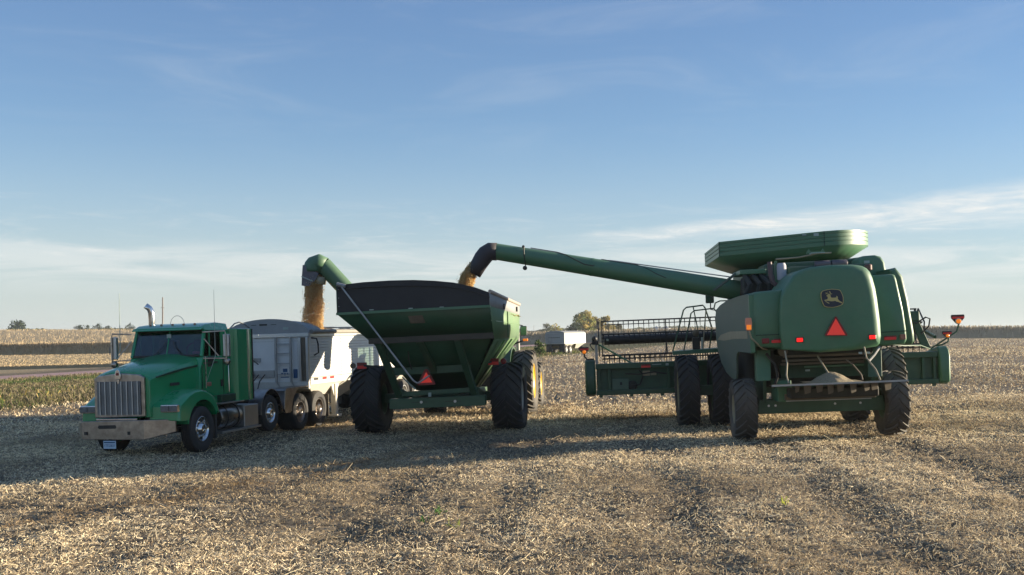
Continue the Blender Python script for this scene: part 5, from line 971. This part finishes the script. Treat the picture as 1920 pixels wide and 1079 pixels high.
    # marker lamps on stalks (left)
    for s, x in ((-1, -1.645), ):
        MB().tube([(-1.20, -.95, 2.03), (-1.34, -1.3, 2.06), (-1.60, -1.50, 2.30), (-1.64, -1.50, 2.46)], .018, 8).build('marker_stalk', CREAM, T)
        m_ = MB(); m_.loft([[( x - .055, -1.520, 2.46), (x + .055, -1.520, 2.46), (x + .055, -1.450, 2.46), (x - .055, -1.450, 2.46)], [(x - .07, -1.530, 2.62), (x + .07, -1.530, 2.62), (x + .07, -1.440, 2.62), (x - .07, -1.440, 2.62)], [(x - .06, -1.520, 2.73), (x + .06, -1.520, 2.73), (x + .06, -1.450, 2.73), (x - .06, -1.450, 2.73)]]); mo = m_.build('marker_lamp', mat('pale_orange_lens', (.75, .28, .16), .4), T, .015)
        MB().box(x - .05, x + .05, -1.542, -1.531, 2.48, 2.58).build('amber_lens', AMBER, mo, .01)
    # --- header across the front
    H = empty('header', T)
    rw_ = MB(); rw_.box(-4.9, 4.38, 5.62, 5.66, .85, 1.60); rw_.build('rear_sheet', GREEND, H)
    MB().box(-4.92, 4.38, 5.45, 5.66, 1.50, 1.66).build('top_beam', GREEN2, H, .02); MB().box(-4.92, 4.38, 5.42, 5.62, .78, .92).build('bottom_beam', GREEN2, H, .02)
    for x in (-4.84, -4.55, -2.9, 2.6, 4.0, 4.30): MB().box(x - .04, x + .04, 5.50, 5.62, .9, 1.52).build('upright', GREEN2, H, .01)
    MB().box(-4.48, -4.02, 5.52, 5.60, .92, 1.22).build('cover_plate', mat('pale_green_plate', (.09, .16, .11), .6, dust=.3), H, .01); MB().box(3.0, 3.35, 5.52, 5.60, .95, 1.25).build('cover_plate', bpy.data.materials['pale_green_plate'], H, .01)
    MB().box(-4.26, -4.20, 5.50, 5.522, 1.05, 1.13).build('latch', BLACK, H); MB().box(3.14, 3.20, 5.50, 5.522, 1.06, 1.16).build('latch', BLACK, H)
    MB().lathe([(-.05, .1), (0, .14), (.05, .1)], (-3.92, 5.56, 1.02), 'y', 14).build('gearcase', CAVITY, H); MB().tube([(-4.0, 5.5, 1.02), (-3.7, 5.5, 1.05), (-3.6, 5.55, 1.30), (-3.7, 5.55, 1.45)], .02, 6).build('hose', BLACK, H)
    MB().tube([(-4.1, 5.52, 1.36), (-3.75, 5.50, 1.33), (-3.3, 5.52, 1.38), (-2.95, 5.5, 1.32)], .018, 6).build('hose', BLACK, H)
    MB().box(-3.62, -3.42, 5.53, 5.58, 1.28, 1.42).build('warning_decal', CREAM, H); MB().box(-3.40, -3.24, 5.53, 5.58, 1.29, 1.38).build('warning_decal', CREAM, H); MB().box(-3.36, -3.1, 5.441, 5.449, 1.58, 1.60).build('beam_lettering', PALE, H); MB().box(-2.98, -2.9, 5.441, 5.449, 1.55, 1.61).build('beam_sticker', PALE, H)
    q = MB().box(-3.66, -3.40, 5.43, 5.45, 1.51, 1.56).build('reflector', REDREF, H); MB().box(-3.66, -3.40, 5.43, 5.45, 1.562, 1.60).build('reflector', REDDULL, H); MB().box(2.2, 2.42, 5.43, 5.45, 1.52, 1.57).build('reflector', REDREF, H)
    for x in (-4.8, -3.95, -3.5, -3.1, 4.25): MB().box(x - .05, x + .05, 5.44, 5.5, .72, .78).build('skid_bracket', GREEND, H, .01)
    for s, x0, x1 in ((-1, -5.22, -4.93), (1, 4.39, 4.68)):
        e = MB(); e.prism('x', [(5.40, .82), (5.36, 1.0), (5.36, 1.55), (5.45, 1.72), (5.6, 1.80), (6.8, 1.62), (7.9, 1.0), (8.3, .78), (7.4, .76), (5.6, .76)], x0, x1); e.build('end_shield', GREEN2 if s < 0 else GREEN, H, .07, 4)
    MB().hexa([(-4.9, 5.66, .84), (4.38, 5.66, .84), (4.38, 7.8, .74), (-4.9, 7.8, .74), (-4.9, 5.66, .88), (4.38, 5.66, .88), (4.38, 7.8, .76), (-4.9, 7.8, .76)]).build('header_floor', BLACK, H); MB().lathe([(-4.85, .2), (4.35, .2)], (0, 6.1, 1.12), 'x', 20).build('feed_auger', STEEL, H)
    MB().bar((0, 4.2, 1.3), (0, 5.6, 1.1), 1.3, .7).build('feeder_house', GREEND, H, .03)
    # reel: tube, end spiders, six bats with tines
    rc = (6.8, 2.30); RT = .55
    MB().lathe([(-4.64, .135), (4.20, .135)], (0, rc[0], rc[1]), 'x', 20).build('reel_tube', BLACK, H); MB().box(-4.58, -4.50, 6.655, 6.664, 2.28, 2.34).build('tube_decal', PALE, H)
    tv = []; 
    for k in range(5):
        a = math.radians(90 + 72 * k); v = rc[0] + RT * math.cos(a); w = rc[1] + RT * math.sin(a); b = MB(); b.tube([(-4.72, v, w), (4.25, v, w)], .020, 6); b.tube([(-4.72, v + .02, w - .10), (4.25, v + .02, w - .10)], .013, 6); bo = b.build('reel_bat', BLACK, H)
        t = MB()
        for q in range(61): x = -4.66 + q * .1475; t.hexa([(x - .003, v, w - .36), (x + .003, v, w - .36), (x + .003, v + .006, w - .36), (x - .003, v + .006, w - .36), (x - .014, v - .01, w), (x + .014, v - .01, w), (x + .014, v + .012, w), (x - .014, v + .012, w)])
        tag(t.build('tine', BLACK, bo), kind='stuff')
    for x in (-4.70, -2.85, -.95, .95, 2.85, 4.22):
        s_ = MB()
        for k in range(5): a = math.radians(90 + 72 * k); s_.bar((x, rc[0], rc[1]), (x, rc[0] + RT * math.cos(a), rc[1] + RT * math.sin(a)), .03, .045)
        s_.build('reel_spider', BLACK, H)
    for x in (-4.80, 4.30):
        e = MB()
        for k in range(5): a = math.radians(90 + 72 * k); c = math.radians(162 + 72 * k); e.bar((x, rc[0] + RT * math.cos(a), rc[1] + RT * math.sin(a)), (x, rc[0] + RT * math.cos(c), rc[1] + RT * math.sin(c)), .03, .04)
        e.build('reel_end_ring', BLACK, H)
    MB().bar((-4.88, 5.5, 2.05), (-4.88, 6.8, 2.28), .07, .08).build('reel_arm', GREEND, H); MB().bar((4.34, 5.5, 2.05), (4.34, 6.8, 2.28), .07, .08).build('reel_arm', GREEND, H); MB().bar((-4.88, 5.5, 1.6), (-4.88, 5.5, 2.52), .07, .07).build('reel_post', STEEL, H)
    MB().bar((-4.85, 6.2, 2.22), (-3.90, 5.6, 1.64), .04, .04).build('reel_brace', GREEN, H)
    MB().lathe([(-.06, .04), (-.02, .08), (.05, .08)], (-4.92, 5.45, 2.36), 'y', 12).build('valve_block', BLACK, H); MB().box(-5.0, -4.8, 5.4, 5.5, 2.2, 2.3).build('valve_block', BLACK, H, .01)
    # right cylinder, ladder stowed, hoses
    MB().hexa([(3.95, 5.4, 1.75), (4.2, 5.4, 1.75), (4.2, 5.5, 1.75), (3.95, 5.5, 1.75), (3.68, 5.4, 2.62), (3.86, 5.4, 2.62), (3.86, 5.5, 2.62), (3.68, 5.5, 2.62)]).build('reel_cylinder', GREEND, H, .02); MB().box(3.66, 3.92, 5.38, 5.5, 2.5, 2.78).build('cylinder_cap', GREEND, H, .04); MB().bar((3.35, 5.3, 2.9), (3.6, 5.3, 1.9), .12, .05).build('black_guard', BLACK, H)
    MB().tube([(3.5, 5.4, 2.5), (3.8, 5.3, 2.45), (4.05, 5.3, 2.6), (4.16, 5.3, 2.55), (4.12, 5.3, 2.35), (3.9, 5.3, 2.15)], .022, 8).build('hose', BLACK, H)
    for x, z, sc_, st in ((4.90, 2.52, .22, [(4.15, 5.4, 1.72), (4.55, 5.35, 1.98), (4.86, 5.33, 2.18), (4.92, 5.32, 2.38)]), (4.60, 2.12, .155, [(4.25, 5.45, 1.80), (4.5, 5.4, 1.84), (4.64, 5.38, 1.92), (4.66, 5.38, 2.05)]), (-5.22, 2.06, .17, [(-4.95, 5.45, 1.80), (-5.15, 5.4, 1.80), (-5.22, 5.4, 1.88), (-5.21, 5.4, 2.0)])):
        MB().tube(st, .022, 8).build('lamp_stalk', GREEND if x > 0 else BLACK, H)
        b = MB(); w = sc_; b.prism('y', [(x - w * .25, z - w * .55), (x + w * .25, z - w * .55), (x + w * .78, z + w * .1), (x + w * .80, z + w * .42), (x + w * .7, z + w * .52), (x - w * .7, z + w * .52), (x - w * .80, z + w * .42), (x - w * .78, z + w * .1)], 5.30, 5.36); lp = b.build('warning_lamp', mat('lamp_housing', (.06, .02, .02), .5) if 'lamp_housing' not in bpy.data.materials else bpy.data.materials['lamp_housing'], H, .01)
        MB().box(x - w * .72, x + w * .72, 5.292, 5.2995, z + w * .02, z + w * .27).build('reflector', REDREF, lp); MB().lathe([(-.03, w * .33), (-.0, w * .40)], (x, 5.30, z - w * .28), 'y', 18).build('lens_rim', PALE if w > .2 else AMBERD, lp); MB().lathe([(-.05, w * .18), (-.035, w * .28), (-.0, w * .30)], (x, 5.29, z - w * .28), 'y', 18).build('amber_lens', AMBER, lp)
    MB().tube([(-4.95, 5.4, 2.05), (-5.05, 5.4, 2.2), (-4.9, 5.4, 2.32)], .02, 6).build('hose', BLACK, H); MB().tube([(3.5, 5.2, 2.1), (3.2, 4.8, 1.95), (3.0, 4.0, 1.9)], .02, 6).build('handrail', GREEND, T)
    MB().tube([(1.9, 1.0, 2.0), (2.3, 1.2, 1.95), (3.2, 3.0, 1.90), (4.1, 5.2, 1.74)], .016, 6).build('handrail', GREEND, T)
    return T
CMB = combine()
M_ = CMB.matrix_world; w_ = lambda *p: tuple(M_ @ Vector(p))
stream('falling_grain', [w_(-7.80, 2, 4.40), w_(-7.96, 2, 4.10), w_(-8.06, 2, 3.84), w_(-8.12, 2, 3.40)], [.12, .19, .20, .22], 'golden stream of soybeans pouring from the combine auger spout into the cart', 13000, 6)
# ================================================================ distant trailer with its truck
def far_trailer():
    x = at(1060, 131); T = frame('hopper_trailer', (x, 131, float(gz(x, 131))), 25, .02, 'distant white hopper trailer parked beside the trees with its right side sunlit', 'trailer')
    MB().box(-1.25, 1.25, -3.2, 3.8, 1.2, 2.5).build('trailer_body', WHITE, T, .02); MB().prism('y', [(-1.25, 2.5)] + [(1.25 * math.cos(math.radians(a)), 2.51 + .28 * math.sin(math.radians(a))) for a in range(180, -1, -20)], -3.25, 3.8).build('tarp', GREYTARP_SHADE, T)
    MB().box(-1.22, 1.22, -3.26, -3.21, 1.25, 2.48).build('rear_wall', GREYTARP_SHADE, T); MB().box(-.8, .7, -3.3, -3.27, 1.95, 2.0).build('rear_rail', BLACK, T)  # white rear wall given the tarp grey to carry its shade
    for z in (1.4, 1.7, 2.0, 2.3): MB().box(-.95, -.6, -3.33, -3.30, z, z + .03).build('rung', STEEL, T)
    for x_ in (-.98, -.6): MB().box(x_ - .02, x_ + .02, -3.34, -3.30, 1.25, 2.48).build('ladder', STEEL, T)
    for a in (-1.3, 2.2): MB().hexa([(-.6, a - .5, .6), (.6, a - .5, .6), (.6, a + .5, .6), (-.6, a + .5, .6), (-1.2, a - 1.5, 1.24), (1.2, a - 1.5, 1.24), (1.2, a + 1.5, 1.24), (-1.2, a + 1.5, 1.24)]).build('hopper', WHITED, T)
    for s in (1, -1):
        for v in (-2.4, -1.1): road_wheel(T, s * .95, v, .52, .5, .29, s, rimmat=ALU)
        MB().box(*(sorted((s * .5, s * 1.2))), -3.1, -3.06, .25, 1.2).build('mud_flap', BLACK, T)
    MB().box(-.9, .9, -3.1, -3.0, .55, .7).build('bumper_bar', BLACK, T); MB().box(-.5, .5, -3, 4, 1.0, 1.25).build('frame', BLACK, T)
    x = at(1074, 142); U = frame('semi_truck', (x, 141, float(gz(x, 141))), 2, .02, 'distant truck mostly hidden in front of the far white trailer', 'truck')
    MB().box(-1.0, 1.0, 0, 1.8, .9, 2.75).build('cab', WHITE, U, .1, 3); MB().prism('x', [(1.8, .7), (1.8, 2.0), (3.6, 1.7), (3.7, .7)], -.8, .8).build('hood', WHITE, U, .06); MB().box(-.85, .85, 1.2, 1.82, 2.05, 2.6).build('window_band', BLACK, U)
    MB().box(-.4, .4, -3, 3.4, .6, .9).build('chassis', BLACK, U)
    for s in (1, -1):
        for v in (-2.4, -1.2, 3.0): road_wheel(U, s * 1.0, v, .52, .4, .29, s, rimmat=ALU)
        MB().tube([(s * 1.0, 1.4, 2.5), (s * 1.45, 1.6, 2.5), (s * 1.45, 1.6, 1.9), (s * 1.0, 1.5, 1.95)], .025, 6).build('mirror_bracket', WHITE, U); MB().box(*(sorted((s * 1.4, s * 1.55))), 1.55, 1.65, 2.0, 2.4).build('mirror', WHITE, U)
far_trailer()

# ================================================================ air
def haze():
    b = MB(); b.box(-5200, 5200, -700, 7600, -6, 14); m = bpy.data.materials.new('haze'); m.use_nodes = True; N = m.node_tree.nodes; N.remove(N['Principled BSDF'])
    v = N.new('ShaderNodeVolumePrincipled'); v.inputs['Density'].default_value = .0002; v.inputs['Color'].default_value = (.85, .9, .95, 1); v.inputs['Anisotropy'].default_value = .3
    m.node_tree.links.new(v.outputs[0], N['Material Output'].inputs['Volume'])
    tag(b.build('haze', m), kind='stuff')
haze()
